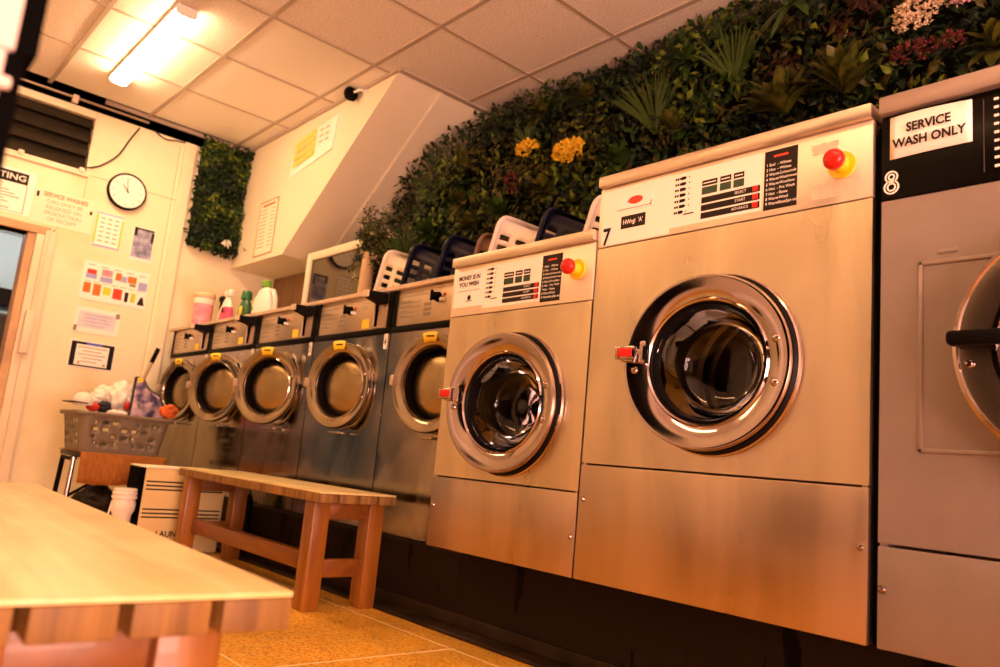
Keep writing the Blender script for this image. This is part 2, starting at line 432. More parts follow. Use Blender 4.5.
# room beyond the doorway
rm = MB()
rm.box(-8.75, -8.65, -1.2, 2.0, 0, 2.3); rm.box(-8.7, XW - .12, 1.75, 1.85, 0, 2.3); rm.box(-8.7, XW - .12, -1.3, -1.2, 0, 2.3)
M['back_wall'] = mat('back_room_paint', (.78, .80, .78), .6)
struct('wall_back_room', rm, M['back_wall'])
struct('ceiling_back_room', MB().box(-8.75, XW - .12, -1.3, 1.85, 2.28, 2.36), M['back_wall'])
bl = thing('tube_light', 'cold white tube light glowing in the room beyond the doorway', 'lamp', (-7.9, 1.0, 2.28))
ob('housing', MB().box(-7.95, -7.85, .3, 1.6, 2.235, 2.278, 0, .004), M['white'], bl)
ob('tube', MB().tube([(-7.9, .34, 2.205), (-7.9, 1.56, 2.205)], .028, 12), M['tube_cold'], bl)
sh = thing('storage_shelf', 'dark shelving unit in the room beyond the doorway', 'shelf', (-7.6, 1.2, 0))
up = MB()
for y_ in (.72, 1.62):
    for x_ in (-7.8, -7.4): up.box(x_ - .015, x_ + .015, y_ - .015, y_ + .015, 0, 1.62)
ob('upright', up, M['dgrey'], sh)
for z_ in (.25, .7, 1.1, 1.45):
    ob('shelf_board', MB().box(-7.82, -7.38, .70, 1.64, z_, z_ + .025), M['dgrey'], sh)
for k, (y_, z_, h_, c_) in enumerate(((.86, 1.475, .17, 'frame_cream'), (1.10, 1.475, .12, 'dgrey'), (1.36, 1.475, .2, 'ink_violet'), (.9, 1.125, .22, 'green_dark'),
                                      (1.14, 1.125, .26, 'ink_grey'), (1.40, 1.125, .2, 'dgrey'), (1.02, .725, .3, 'dgrey'), (1.32, .725, .25, 'ink_grey'))):
    o = ob('storage_box', MB().box(-7.76, -7.48, y_ - .1, y_ + .1, z_ + .001, z_ + h_, 0, .008).box(-7.77, -7.47, y_ - .106, y_ + .106, z_ + h_ * .86, z_ + h_, 0, .004), M[c_], base=(-7.64, y_, z_))
    tag(o, 'storage box on the dark shelving beyond the doorway', 'box', 'boxes on the back room shelf')

# other walls
M['opp'] = mat('opposite_wall_paint', (.80, .74, .62), .55, var=.06)
struct('wall_back', MB().box(-5.5, XR + .1, YB, YB + .1, 0, CEIL + .05), M['wall'])
struct('wall_front', MB().box(XW - .1, XR + .1, YF - .1, YF, 0, CEIL + .05), M['opp'])
wr = MB().box(XR, XR + .1, YF, YB, 0, .5).box(XR, XR + .1, YF, YB, 2.3, CEIL + .05).box(XR, XR + .1, YF, -1.2, .5, 2.3).box(XR, XR + .1, 1.1, YB, .5, 2.3)
struct('wall_right', wr, M['opp'])
w2 = struct('window_2', MB().box(XR + .02, XR + .08, -1.2, -1.14, .5, 2.3).box(XR + .02, XR + .08, 1.04, 1.1, .5, 2.3).box(XR + .02, XR + .08, -.08, -.02, .5, 2.3)
            .box(XR + .02, XR + .08, -1.2, 1.1, .5, .56).box(XR + .02, XR + .08, -1.2, 1.1, 2.24, 2.3), M['frame_cream'])

w3 = struct('added_dark_window', MB().box(-2.05, 1.7, YF, YF + .03, .35, .42).box(-2.05, 1.7, YF, YF + .03, 2.13, 2.2).box(-2.05, -1.98, YF, YF + .03, .42, 2.13).box(1.63, 1.7, YF, YF + .03, .42, 2.13).box(-.2, -.14, YF, YF + .03, .42, 2.13), M['dgrey'])  # unseen dark window, added to darken the reflections in the washer steel
ob('dark_pane', MB().box(-1.98, 1.63, YF + .002, YF + .012, .42, 2.13), M['black_gloss'], w3, smooth=0)
# stair bulkhead with sloping soffit
bz = 1.742
struct('wall_bulkhead', MB().prism([(XW, bz), (-4.597, bz - .006), (-3.445, CEIL), (XW, CEIL)], 2.11, YB), M['bulk'])
sl = Vector((-3.445 + 4.597, 0, CEIL - bz + .006)).normalized(); sn = Vector((sl.z, 0, -sl.x))
p0 = Vector((-4.597, 2.405, bz - .006)); p1 = Vector((-3.445, 2.405, CEIL))
def bar(p0, p1, w, n, t): 
    wv = Vector((0, w, 0)); return [p0, p0 + wv, p1 + wv, p1, p0 + n * t, p0 + wv + n * t, p1 + wv + n * t, p1 + n * t]
BOXF = [(0, 1, 2, 3), (4, 5, 6, 7), (0, 1, 5, 4), (2, 3, 7, 6), (0, 3, 7, 4), (1, 2, 6, 5)]
struct('trim_3', MB().add(bar(p0 - sn * .002, p1 - sn * .002, .014, sn, .010), BOXF), M['paper_cream'])
struct('trim_4', MB().box(-3.46, -3.425, 2.11, YB, CEIL - .018, CEIL - .002), M['tbar'])
struct('wall_alcove', MB().box(XW, -4.1, 2.45, 2.5, 1.222, bz), M['brown_panel'])

# door post right beside the camera
pm = struct('trim_5', MB().box(-.628, -.575, .012, .064, .766, 2.62, 0, .004).box(-.628, -.575, .012, .060, 0, .766, 0, .004), M['post'])
struct('post_gasket', MB().box(-.63, -.573, .062, .0748, .765, 2.62, 0, .002).box(-.63, -.573, .058, .0690, 0, .765, 0, .002), M['gap'], pm)
struct('post_latch', MB().box(-.58, -.568, .052, .0635, .738, .746, 0, .002), M['post'], pm)

# plinth and its skirting
struct('trim_6', MB().box(-5.25, -2.032, YP, YB, 0, PL2 - .002).box(-2.03, .3, YP, YB, 0, PL - .002), M['plinth'])
struct('baseboard_back', MB().box(-5.25, .3, YP - .085, YP + .002, 0, .012, 0, .004).box(-5.25, .3, YP - .012, YP + .002, .012, .05, 0, .003), M['plinth_trim'])

# ------------------------------------------------------------------ WASHERS
def holed_panel(mb, x0, x1, z0, z1, cx, cz, r, y, depth, m=0, seg=72):
    """front sheet with a round opening, with returns at hole and outer edges"""
    angs = [2 * PI * k / seg for k in range(seg)] + [math.atan2(zc - cz, xc - cx) % (2 * PI) for xc in (x0, x1) for zc in (z0, z1)]
    angs = sorted(set(round(q, 6) for q in angs)); n = len(angs); ins, out = [], []
    for q in angs:
        c, s_ = math.cos(q), math.sin(q); t = 1e9
        if c > 1e-9: t = min(t, (x1 - cx) / c)
        if c < -1e-9: t = min(t, (x0 - cx) / c)
        if s_ > 1e-9: t = min(t, (z1 - cz) / s_)
        if s_ < -1e-9: t = min(t, (z0 - cz) / s_)
        ins.append((cx + r * c, cz + r * s_)); out.append((cx + t * c, cz + t * s_))
    vs = [(p[0], y, p[1]) for p in ins] + [(p[0], y, p[1]) for p in out] + [(p[0], y + depth, p[1]) for p in ins] + [(p[0], y + depth, p[1]) for p in out]
    fs = []
    for k in range(n):
        k2 = (k + 1) % n
        fs += [(k, k2, n + k2, n + k), (k, 2 * n + k, 2 * n + k2, k2), (n + k, n + k2, 3 * n + k2, 3 * n + k)]
    mb.add(vs, fs, m)

def bolt(mb, x, z, y=D, r=.0065, m=0):
    mb.lathe([(0, -.006), (r * .7, -.0055), (r, -.003), (r * 1.15, 0)], x, y, z, 14, 'y', m)

def bolts(parent, pts, y, r, m='chrome'):
    for (x, z) in pts:
        b = MB(); bolt(b, x, z, y, r); ob('bolt', b, M[m], parent)

def arrow_rows(mb, x0, z0, z1, sc, m=0):
    n = 7
    for k in range(n):
        z = z0 + (z1 - z0) * k / (n - 1); h = .0042 * sc; L_ = (.034 if k < 6 else .028) * sc
        xm = x0 + L_ * (.55 if k < 2 else .45)
        for q in range(3 if k < 2 else 2):      # little word part
            xa = x0 + q * L_ * .19; mb.prism([(xa, z - h * .7), (xa + L_ * .14, z - h * .7), (xa + L_ * .14, z + h * .7), (xa, z + h * .7)], D - .0032, D - .003, m=m)
        mb.prism([(xm - L_ * .02, z - h), (x0 + L_ * .85, z - h), (x0 + L_, z), (x0 + L_ * .85, z + h), (xm - L_ * .02, z + h)], D - .0033, D - .003, m=m)
        mb.prism([(x0 + L_ * 1.2, z - h * .4), (x0 + L_ * 1.28, z - h * .4), (x0 + L_ * 1.28, z + h * .5), (x0 + L_ * 1.2, z + h * .5)], D - .0033, D - .003, m=m)
    mb.prism([(x0 + L_ * 1.0, z1 - .009 * sc), (x0 + L_ * 2.1, z1 - .009 * sc), (x0 + L_ * 2.1, z1 - .006 * sc), (x0 + L_ * 1.0, z1 - .006 * sc)], D - .0033, D - .003, m=m)

def rect(mb, x0, x1, z0, z1, y, m=0, t=.0004): mb.box(x0, x1, y - t, y, z0, z1, m)

def washer(label, x0, x1, zp, zt, lipt, zs, cx, cz, R, k, led, bars_, lst, stop, arrow, num):
    """front-loading washer-extractor; k scales the small print"""
    t = thing('washing_machine', label, 'washing machine', ((x0 + x1) / 2, D, PL))
    g = .002
    body = MB().box(x0 + g + .004, x1 - g - .004, D + .34, D + .85, PL, zt, 0)
    body.box(x0 + g + .004, x0 + .016, D + .003, D + .34, PL, zt); body.box(x1 - .016, x1 - g - .004, D + .003, D + .34, PL, zt)
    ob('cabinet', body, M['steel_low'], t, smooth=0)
    fp = MB(); holed_panel(fp, x0 + g, x1 - g, zs + .003, zp - .0015, cx, cz, R * .80, D, .014)
    ob('front_panel', fp, M['steel'], t, smooth=30)
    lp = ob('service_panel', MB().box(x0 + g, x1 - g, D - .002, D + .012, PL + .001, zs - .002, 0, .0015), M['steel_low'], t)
    bolts(lp, ((x0 + .018, zs - .09), (x1 - .016, zs - .115)), D - .002, .0065)
    cp = ob('control_panel', MB().box(x0 + g, x1 - g, D - .002, D + .012, zp + .0015, zt - .001, 0, .001), M['steel_panel'], t)
    pan = MB(); rect(pan, led[0] - .085 * k - .012, bars_[1] + .004, bars_[3] - .008, zt - .012, D - .002)
    ob('printed_plate', pan, M['plate'], cp, smooth=0)
    ar = MB(); arrow_rows(ar, arrow[0], arrow[1], arrow[2], k)
    ob('programme_arrows', ar, M['ink'], cp, smooth=0)
    dk = MB(); dw = MB()
    lx0, lx1, lz1, lz0 = led; w = lx1 - lx0
    for (fa, fb) in ((0, .37), (.44, .70), (.76, 1.0)):
        dm = MB(); rect(dm, lx0 + fa * w, lx0 + fb * w, lz0, lz0 + (lz1 - lz0) * .52, D - .0024, t=.001)
        ob('green_display', dm, M['led_green'], cp, smooth=0)
        rect(dk, lx0 + fa * w, lx0 + fb * w, lz0 + (lz1 - lz0) * .62, lz1, D - .0024, t=.001)
        rect(dw, lx0 + (fa + .03) * w, lx0 + (fb - .03) * w, lz0 + (lz1 - lz0) * .76, lz0 + (lz1 - lz0) * .84, D - .0034, t=.0003)
    bx0, bx1, bz1, bz0 = bars_; bh = (bz1 - bz0)
    for q, word in enumerate(('SELECT', 'START', 'ADVANCE')):
        za = bz1 - bh * (.29 + q * .355); zb = za + bh * .27
        rect(dk, bx0, bx1, za, zb, D - .0024, t=.001); dr_ = MB(); rect(dr_, bx1 - .017 * k, bx1 - .004 * k, za + .0015, zb - .0015, D - .0034, t=.003); ob('red_key', dr_, M['red'], cp, smooth=0)['label'] = 'small red key'
        dw.text(word, (bx0 + (bx1 - bx0) * .68, D - .0036, za + bh * .09), X_, Z_, .0095 * k, align='CENTER')
    ob('black_bars', dk, M['ink_dark'], cp, smooth=0)
    ob('white_lettering', dw, M['ink_white'], cp, smooth=0)
    lm = MB(); a0, a1, c0, c1 = lst; rect(lm, a0, a1, c0, c1, D - .002, t=.0008)
    ob('programme_list', lm, M['ink_dark'], cp, smooth=0)
    lt = MB(); rows = (('1 Boil', 'Whites'), ('2 Hot', 'Whites'), ('3 Warm', 'Coloureds'), ('4 Warm', 'Wash/wear'), ('5 Warm', 'Woollens'), ('6 Hot', 'Pre Wash'), ('7 Hot', 'Rinse'), ('8 Warm', 'Wool'), ('9 Warm', 'Rinse/Spin only'))
    hh = c1 - c0
    for q, (u, v) in enumerate(rows):
        z = c1 - hh * (.265 + q * .082)
        lt.text(u, (a0 + (a1 - a0) * .06, D - .0032, z), X_, Z_, hh * .066, bold=.0001); lt.text('- ' + v, (a0 + (a1 - a0) * .40, D - .0032, z), X_, Z_, hh * .066, squash=.82 if len(v) > 9 else 1, bold=.0001)
    ob('list_lettering', lt, M['ink_white'], cp, smooth=0)
    lr = MB(); rect(lr, a0 + (a1 - a0) * .28, a0 + (a1 - a0) * .72, c1 - hh * .125, c1 - hh * .09, D - .003)
    ob('list_heading', lr, M['ink_red'], cp, smooth=0)
    sx, sz, sr = stop
    es = ob('emergency_stop', MB().lathe([(sr * .55, -.026), (sr * .60, -.024), (sr * .62, -.005), (sr, -.005), (sr, 0)], sx, D - .002, sz, 32, 'y'), M['yellow'], cp)
    es['label'] = 'yellow collar of the stop button'
    ob('stop_button', MB().lathe([(0, -.056), (sr * .42, -.055), (sr * .66, -.050), (sr * .76, -.043), (sr * .74, -.034), (sr * .5, -.028), (sr * .45, -.02)], sx, D - .002, sz, 32, 'y'), M['red'], es)['label'] = 'red mushroom stop button'
    ob('lid', MB().box(x0 + .001, x1 - .001, D - .016, D + .85, zt + .001, lipt, 0, .004), M['steel_lid'], t)
    # door, left slightly ajar on its right-hand hinge
    hp = (cx + R, D - .03, cz)
    ring = [(R * .94, -.006), (R * .99, -.006), (R * 1.004, -.012), (R * 1.004, -.024), (R * .99, -.031), (R * .96, -.032), (R * .745, -.014), (R * .725, -.018), (R * .705, -.014), (R * .69, .004), (R * .70, .02)]
    d = ob('door', MB().shell(ring, cx=cx, cy=D, cz=cz, seg=96, axis='y'), M['chrome'], t, smooth=35, pivot=hp)
    ob('door_gasket', MB().shell([(R * .70, -.008), (R * .68, -.002), (R * .668, -.006), (R * .645, .006), (R * .635, .03), (R * .74, .034), (R * .93, .012), (R * .94, -.004)], cx=cx, cy=D, cz=cz, seg=72, axis='y'), M['rubber'], d, smooth=50)
    gl = [(R * .655, .0), (R * .63, .03), (R * .59, .08), (R * .49, .108), (R * .25, .118), (.0001, .12)]
    ob('door_glass', MB().shell(gl, cx=cx, cy=D, cz=cz, seg=72, axis='y'), M['glass'], d, smooth=60, fixn=True)
    hb = MB()
    hx = cx - R * 1.0; hz = cz + .018; q_ = .055
    hb.box(hx - .012, hx + .043, D - .112 + q_, D - .098 + q_, hz - .016, hz + .016, 0, .003)
    hb.box(hx + .043, hx + .056, D - .104 + q_, D - .096 + q_, hz - .004, hz + .008, 0, .002)
    hb.box(hx + .056, hx + .074, D - .114 + q_, D - .090 + q_, hz - .028, hz + .028, 0, .005)
    hb.box(hx - .004, hx + .03, D - .098 + q_, D - .075 + q_, hz - .02, hz + .02, 0, .003)
    ob('latch', hb, M['chrome'], d)
    hr = MB().box(hx - .003, hx + .036, D - .1165 + q_, D - .111 + q_, hz - .0105, hz + .0105, 0, .002)
    ob('latch_grip', hr, M['red'], d)['label'] = 'red insert of the chrome latch'
    bolts(d, [(cx + R * .86 * math.cos(q), cz + R * .86 * math.sin(q)) for q in (.28, -.28)] + [(hx + .026, hz - .038)], D - .023, .009)
    d.rotation_euler.z = math.radians(7.5)
    c_ = ob('door_seat', MB().shell([(R * 1.03, 0), (R * 1.03, -.010), (R * 1.0, -.016), (R * .90, -.016), (R * .80, -.004), (R * .80, .03)], cx=cx, cy=D, cz=cz, seg=96, axis='y'), M['rubber'], t, smooth=35)
    ob('collar', MB().shell([(R * 1.055, 0), (R * 1.05, -.008), (R * 1.035, -.010), (R * 1.028, 0)], cx=cx, cy=D, cz=cz, seg=96, axis='y'), M['chrome'], c_, smooth=35)
    ob('drum_mouth', MB().shell([(R * .80, .02), (R * .76, .16)], cx=cx, cy=D, cz=cz, seg=72, axis='y'), M['drum_gold'], c_, smooth=50, fixn=False)
    ob('drum', MB().shell([(R * .76, .16), (R * .70, .165), (R * .70, .185), (R * .78, .19), (R * .78, .22), (R * .72, .225), (R * .72, .245), (R * .78, .25), (R * .78, .335), (R * .5, .337), (R * .48, .325), (R * .3, .325), (.0001, .33)], cx=cx, cy=D, cz=cz, seg=64, axis='y'), M['drum_dark'], c_, smooth=50, fixn=False)
    return t, cp, d

W7, CP7, _ = washer('larger steel washing machine numbered 7 beside the black-topped one', -1.398, -.653, 1.1437, 1.3147, 1.347, .5576, -1.009, .809, .203, 1.0,
      (-1.066, -.951, 1.268, 1.232), (-1.066, -.909, 1.226, 1.170), (-.899, -.819, 1.159, 1.301), (-.718, 1.227, .0295), (-1.146, 1.288, 1.199), 7)
W6, CP6, _ = washer('smaller steel washing machine with a white notice, between the dryers and machine 7', -2.029, -1.4005, 1.0005, 1.168, 1.2, .4825, -1.694, .715, .204, .95,
      (-1.772, -1.656, 1.122, 1.084), (-1.772, -1.615, 1.076, 1.026), (-1.606, -1.526, 1.012, 1.153), (-1.464, 1.094, .0295), (-1.855, 1.143, 1.053), 6)

# extras on 7: white plate, maker badge, black tag, number
wp = MB(); rect(wp, -1.384, -1.160, 1.148, 1.3055, D - .002, t=.0006)
bp = ob('badge_plate', wp, M['plate'], CP7, smooth=0)
mb = MB(); rect(mb, -1.338, -1.213, 1.236, 1.275, D - .0028)
ob('maker_badge', mb, M['paper'], CP7, smooth=0)
mb = MB().lathe([(.0001, -.0006), (.024, -.0005), (.024, 0)], -1.272, D - .0032, 1.262, 32, 'y', sy=.46)
ob('red_oval', mb, M['ink_red'], CP7, smooth=0)['label'] = 'red oval on the maker badge'
mb = MB(); rect(mb, -1.300, -1.294, 1.258, 1.263, D - .0032); rect(mb, -1.333, -1.22, 1.240, 1.242, D - .0032); rect(mb, -1.222, -1.219, 1.238, 1.252, D - .0032)
ob('badge_lines', mb, M['ink_grey'], CP7, smooth=0)
mb = MB(); rect(mb, -1.317, -1.236, 1.186, 1.221, D - .0028)
ob('programme_tag', mb, M['ink_dark'], CP7, smooth=0)
ob('tag_lettering', MB().text("HWrgi  'A'", (-1.277, D - .0036, 1.198), X_, Z_, .0175, align='CENTER', squash=.86, bold=.0003), M['ink_white'], CP7, smooth=0)
mb = MB(); rect(mb, -1.3755, -1.3725, 1.196, 1.199, D - .003)
ob('number', MB().text('7', (-1.378, D - .004, 1.150), X_, Z_, .066, squash=.82, bold=.0016), M['ink'], CP7, smooth=0)
rr = random.Random(3)
for (xa, xb, za, zb) in ((-.790, -.722, 1.262, 1.290), (-.790, -.690, 1.158, 1.196)):
    n = 26; cxx, czz = (xa + xb) / 2, (za + zb) / 2; pts = []
    for q in range(n):
        a_ = 2 * PI * q / n; c_, s_ = math.cos(a_), math.sin(a_); k_ = 1 / max(abs(c_), abs(s_)) * rr.uniform(.72, 1.0)
        pts.append((cxx + (xb - xa) / 2 * c_ * k_, czz + (zb - za) / 2 * s_ * k_))
    ob('label_residue', MB().add([(p[0], D - .0023, p[1]) for p in pts], [tuple(range(n))]), M['residue'], CP7, smooth=0)
# extras on 6: taped notice
mb = MB(); rect(mb, -2.016, -1.869, 1.030, 1.153, D - .002, t=.0006)
nt6 = ob('notice', mb, M['paper'], CP6, smooth=0); nt6['label'] = 'white paper notice with black heading'
mb = MB().text('MONEY IS IN', (-1.9425, D - .0036, 1.121), X_, Z_, .0205, align='CENTER', squash=.92, bold=.0006).text('YOU WISH', (-1.9425, D - .0036, 1.099), X_, Z_, .0205, align='CENTER', bold=.0006)
mb.lathe([(.0001, -.0003), (.009, 0)], -1.936, D - .0034, 1.060, 12, 'y'); rect(mb, -1.953, -1.92, 1.048, 1.050, D - .003)
ob('notice_lettering', mb, M['ink'], nt6, smooth=0)
mb = MB()
for q in range(9): rect(mb, -1.998 + q * .0125, -1.998 + q * .0125 + .009, 1.083, 1.0855, D - .003)
ob('small_print', mb, M['ink_grey'], nt6, smooth=0)

# ---- machine 8 (grey, black fascia)
x0, x1 = -.641, .105; zs8, zp8, zt8, lp8 = .452, 1.130, 1.311, 1.351; cx8, cz8, R8 = -.272, .815, .214
t8 = thing('washing_machine', 'grey washing machine with a black fascia and taped sign, numbered 8', 'washing machine', ((x0 + x1) / 2, D, PL))
ob('cabinet', MB().box(x0 + .008, x1 - .008, D + .34, D + .85, PL, zt8).box(x0 + .006, x0 + .02, D + .004, D + .34, PL, zt8).box(x1 - .02, x1 - .006, D + .004, D + .34, PL, zt8), M['grey_body'], t8, smooth=0)
fp = MB(); holed_panel(fp, x0 + .004, x1 - .004, zs8 + .004, zp8 - .001, cx8, cz8, R8 * .8, D, .014)
f8 = ob('front_panel', fp, M['grey_body'], t8, smooth=30)
gr = MB(); gx0_, gx1_, gz0, gz1 = -.566, .022, .628, .993
for (a0, a1, c0, c1) in ((gx0_, gx0_ + .008, gz0, gz1), (gx1_ - .008, gx1_, gz0, gz1), (gx0_, gx1_, gz1 - .008, gz1), (gx0_, gx1_, gz0, gz0 + .008)):
    gr.box(a0, a1, D - .0035, D, c0, c1, 0, .0016, 2)
gr.box(-.532, -.497, D - .002, D, 1.005, 1.013, 0, .001)
ob('pressed_frame', gr, M['grey_body'], f8)
l8 = ob('service_panel', MB().box(x0 + .004, x1 - .004, D - .001, D + .014, PL + .001, zs8 - .002, 0, .002), M['grey_body'], t8)
bolts(l8, ((-.628, .372), (.09, .372)), D - .001, .007)
c8 = ob('control_panel', MB().box(x0 + .004, x1 - .004, D - .003, D + .014, zp8 + .001, zt8 - .001, 0, .001), M['black_gloss'], t8)
ob('lid', MB().box(x0 + .002, x1 - .002, D - .018, D + .85, zt8 + .001, lp8, 0, .005), M['grey_lid'], t8)
mb = MB()
ob('panel_seam', MB().box(-.452, -.4505, D - .0036, D - .003, 1.15, 1.295), M['dgrey'], c8, smooth=0)
for q in range(9): rect(mb, -.434, -.426, 1.288 - q * .0165, 1.293 - q * .0165, D - .003)
ob('panel_marks', mb, M['ink_white'], c8, smooth=0)
sg = MB(); n = 12; vs = []
for r_ in (0, 1):
    for k in range(n + 1):
        u = k / n; vs.append((-.620 + .150 * u, D - .0045 - .006 * math.sin(PI * u) * (.4 + .6 * r_), (1.214 if r_ == 0 else 1.305) - (.004 if r_ else -.002) * u))
sg.add(vs, [(k, k + 1, n + 2 + k, n + 1 + k) for k in range(n)])
sgo = ob('paper_sign', sg, M['paper'], c8, smooth=60); sgo['label'] = 'white paper sign reading SERVICE WASH ONLY'
sm_ = sgo.modifiers.new('t', 'SOLIDIFY'); sm_.thickness = .0006
ob('sign_lettering', MB().text('SERVICE', (-.5455, D - .0125, 1.264), X_, Z_, .0262, align='CENTER', bold=.0009, squash=.86).text('WASH ONLY', (-.5455, D - .0125, 1.234), X_, Z_, .0262, align='CENTER', bold=.0009, squash=.86), M['ink'], sgo, smooth=0)
n8 = MB()
for (q, rr_) in ((1.1775, .0115), (1.156, .0135)):
    for r_ in (rr_, rr_ - .006):
        n8.lathe([(r_ + .0016, -.0008), (r_ + .0016, 0), (r_ - .0016, 0), (r_ - .0016, -.0008)], -.617, D - .0032, q, 28, 'y', closed=True)
ob('number', n8, M['ink_white'], c8, smooth=0)['label'] = 'ornate white outlined figure 8'
d8 = ob('door', MB().shell([(R8, 0), (R8 * 1.02, -.02), (R8 * 1.015, -.045), (R8 * .99, -.052), (R8 * .97, -.053), (R8 * .74, -.046), (R8 * .72, -.05), (R8 * .69, -.05), (R8 * .66, -.03)], cx=cx8, cy=D, cz=cz8, seg=96, axis='y'), M['chrome_dark'], t8, smooth=50)
ob('door_rim', MB().shell([(R8 * 1.03, -.046), (R8 * 1.022, -.053), (R8 * .99, -.056), (R8 * .975, -.052)], cx=cx8, cy=D, cz=cz8, seg=96, axis='y'), M['chrome'], d8)
ob('inner_rim', MB().shell([(R8 * .75, -.046), (R8 * .74, -.054), (R8 * .70, -.054), (R8 * .68, -.04)], cx=cx8, cy=D, cz=cz8, seg=96, axis='y'), M['chrome'], d8)
ob('door_glass', MB().shell([(R8 * .68, -.035), (R8 * .6, .04), (R8 * .3, .075), (.0001, .08)], cx=cx8, cy=D, cz=cz8, seg=72, axis='y'), M['glass'], d8, smooth=60)
ob('drum', MB().shell([(R8 * .79, .0), (R8 * .8, .1), (R8 * 1.2, .11), (R8 * 1.2, .32), (.0001, .33)], cx=cx8, cy=D, cz=cz8, seg=64, axis='y'), M['drum_dark'], d8, smooth=50, fixn=False)
ob('handle', MB().box(-.492, -.40, D - .088, D - .058, .812, .838, 0, .008, 3), M['black'], d8)['label'] = 'black grip handle'
bolts(d8, ((cx8 - R8 * .9, .783),), D - .05, .008)
struct('trim_7', MB().box(-.6525, -.6415, D + .02, D + .5, PL, 1.30), M['gap'])

# ------------------------------------------------------------------ DRYERS (coin-operated row), authored at x 0..0.64
DW = .64
def make_dryer(label):
    t = thing('tumble_dryer', label, 'tumble dryer', (0, 0, 0), 'row of coin dryers')
    y = 0.0
    ob('cabinet', MB().box(.004, DW - .004, .30, .75, PL2, 1.203).box(.004, .02, .01, .3, PL2, 1.203).box(DW - .02, DW - .004, .01, .3, PL2, 1.203).box(.02, DW - .02, .02, .3, 1.0, 1.2), M['black'], t, smooth=0)
    cx, cz, R = .366, .808, .185
    fp = MB(); holed_panel(fp, .0035, DW - .0035, PL2 + .002, 1.024, cx, cz, R * .82, 0, .012)
    f = ob('front_panel', fp, M['steel_dry'], t, smooth=30)
    ob('collar', MB().shell([(R * 1.0, 0), (R * .995, -.006), (R * .97, -.009), (R * .9, -.009), (R * .82, 0), (R * .82, .1), (.0001, .11)], cx=cx, cy=0, cz=cz, seg=80, axis='y'), M['chrome_dry'], f)
    ob('drip_lip', MB().box(cx - .05, cx + .05, -.05, 0, cz - R - .020, cz - R - .012, 0, .003), M['chrome_dry'], f)
    h = ob('control_housing', MB().box(.004, DW - .004, -.006, .02, 1.026, 1.05, 0, .002).box(.004, .034, -.006, .02, 1.05, 1.203, 0, .002)
           .box(DW - .036, DW - .004, -.006, .02, 1.05, 1.203, 0, .002).box(.034, DW - .036, .018, .03, 1.05, 1.203), M['black'], t)
    ob('control_plate', MB().box(.034, .497, -.003, .004, 1.052, 1.186, 0, .001), M['dryer_plate'], h)
    ob('plate_head', MB().box(.034, .497, -.001, .004, 1.1862, 1.203, 0, .001), M['steel_low'], h)
    pr = MB(); r9 = random.Random(2)
    for q in range(5):
        z = 1.168 - q * .020; 
        if q == 0: pr.box(.055, .26, -.0034, -.003, z, z + .003); continue
        w_ = .09 + .05 * r9.random(); pr.box(.055, .055 + w_ * .55, -.0034, -.003, z, z + .0035); pr.box(.055, .055 + w_, -.0034, -.003, z - .006, z - .003)
        if q > 1: pr.box(.215, .265, -.0034, -.003, z - .008, z + .006)
    pr.box(.40, .45, -.0034, -.003, 1.158, 1.160); pr.box(.40, .44, -.0034, -.003, 1.148, 1.150); pr.box(.40, .46, -.0034, -.003, 1.17, 1.172)
    ob('plate_print', pr, M['ink_grey'], h, smooth=0)
    ob('plate_sticker', MB().box(.412, .466, -.0042, -.003, 1.060, 1.099), M['sticker'], h, smooth=0)['label'] = 'yellow sticker on the control plate'
    kn = MB().lathe([(.0001, -.034), (.013, -.033), (.016, -.026), (.019, -.006), (.021, -.003)], .303, 0, 1.149, 20, 'y').box(.299, .307, -.040, -.030, 1.128, 1.170, 0, .002)
    ob('knob', kn, M['black'], h)
    ob('key_switch', MB().lathe([(.0001, -.022), (.007, -.021), (.008, -.003)], .341, 0, 1.134, 14, 'y'), M['white'], h)
    ob('indicator_lamp', MB().lathe([(.0001, -.010), (.005, -.008), (.0065, -.003)], .344, 0, 1.156, 12, 'y'), M['red'], h)['label'] = 'tiny red indicator lamp'
    cr = MB().box(.505, .60, .012, .02, 1.055, 1.2).box(.588, .602, -.004, .015, 1.055, 1.2, 0, .001).box(.505, .6, -.004, .012, 1.052, 1.062, 0, .001)
    ob('coin_box', cr, M['steel_low'], h)
    cs = MB().add([(.515, 0, 1.155), (.60, 0, 1.155), (.60, 0, 1.198), (.515, 0, 1.198), (.535, -.085, 1.172), (.575, -.085, 1.172), (.575, -.085, 1.198), (.535, -.085, 1.198)],
                  [(0, 1, 2, 3), (4, 5, 6, 7), (0, 1, 5, 4), (2, 3, 7, 6), (0, 3, 7, 4), (1, 2, 6, 5)])
    s_ = ob('coin_slide', cs, M['black'], h, smooth=0)
    ob('slide_tip', MB().box(.533, .577, -.092, -.0855, 1.170, 1.199, 0, .002), M['ledge'], h)['label'] = 'pale end plate of the coin slide'
    # door, left ajar on its right-hand hinge
    hp = (cx + R, -.02, cz)
    ring = [(R * .93, .004), (R * .985, .004), (R * 1.004, -.004), (R * 1.0, -.016), (R * .98, -.022), (R * .95, -.0225), (R * .78, -.010), (R * .755, -.014), (R * .735, -.008), (R * .725, .015)]
    d = ob('door', MB().shell(ring, cx=cx, cy=0, cz=cz, seg=88, axis='y'), M['chrome_dry'], t, smooth=35, pivot=hp)
    ob('door_seal', MB().shell([(R * .73, -.004), (R * .715, .0), (R * .71, .03), (R * .70, .048)], cx=cx, cy=0, cz=cz, seg=64, axis='y'), M['rubber'], d, smooth=50)
    ob('door_back', MB().shell([(R * .94, -.004), (R * .92, .01), (R * .76, .055), (R * .715, .06)], cx=cx, cy=0, cz=cz, seg=64, axis='y'), M['rubber'], d, smooth=50)
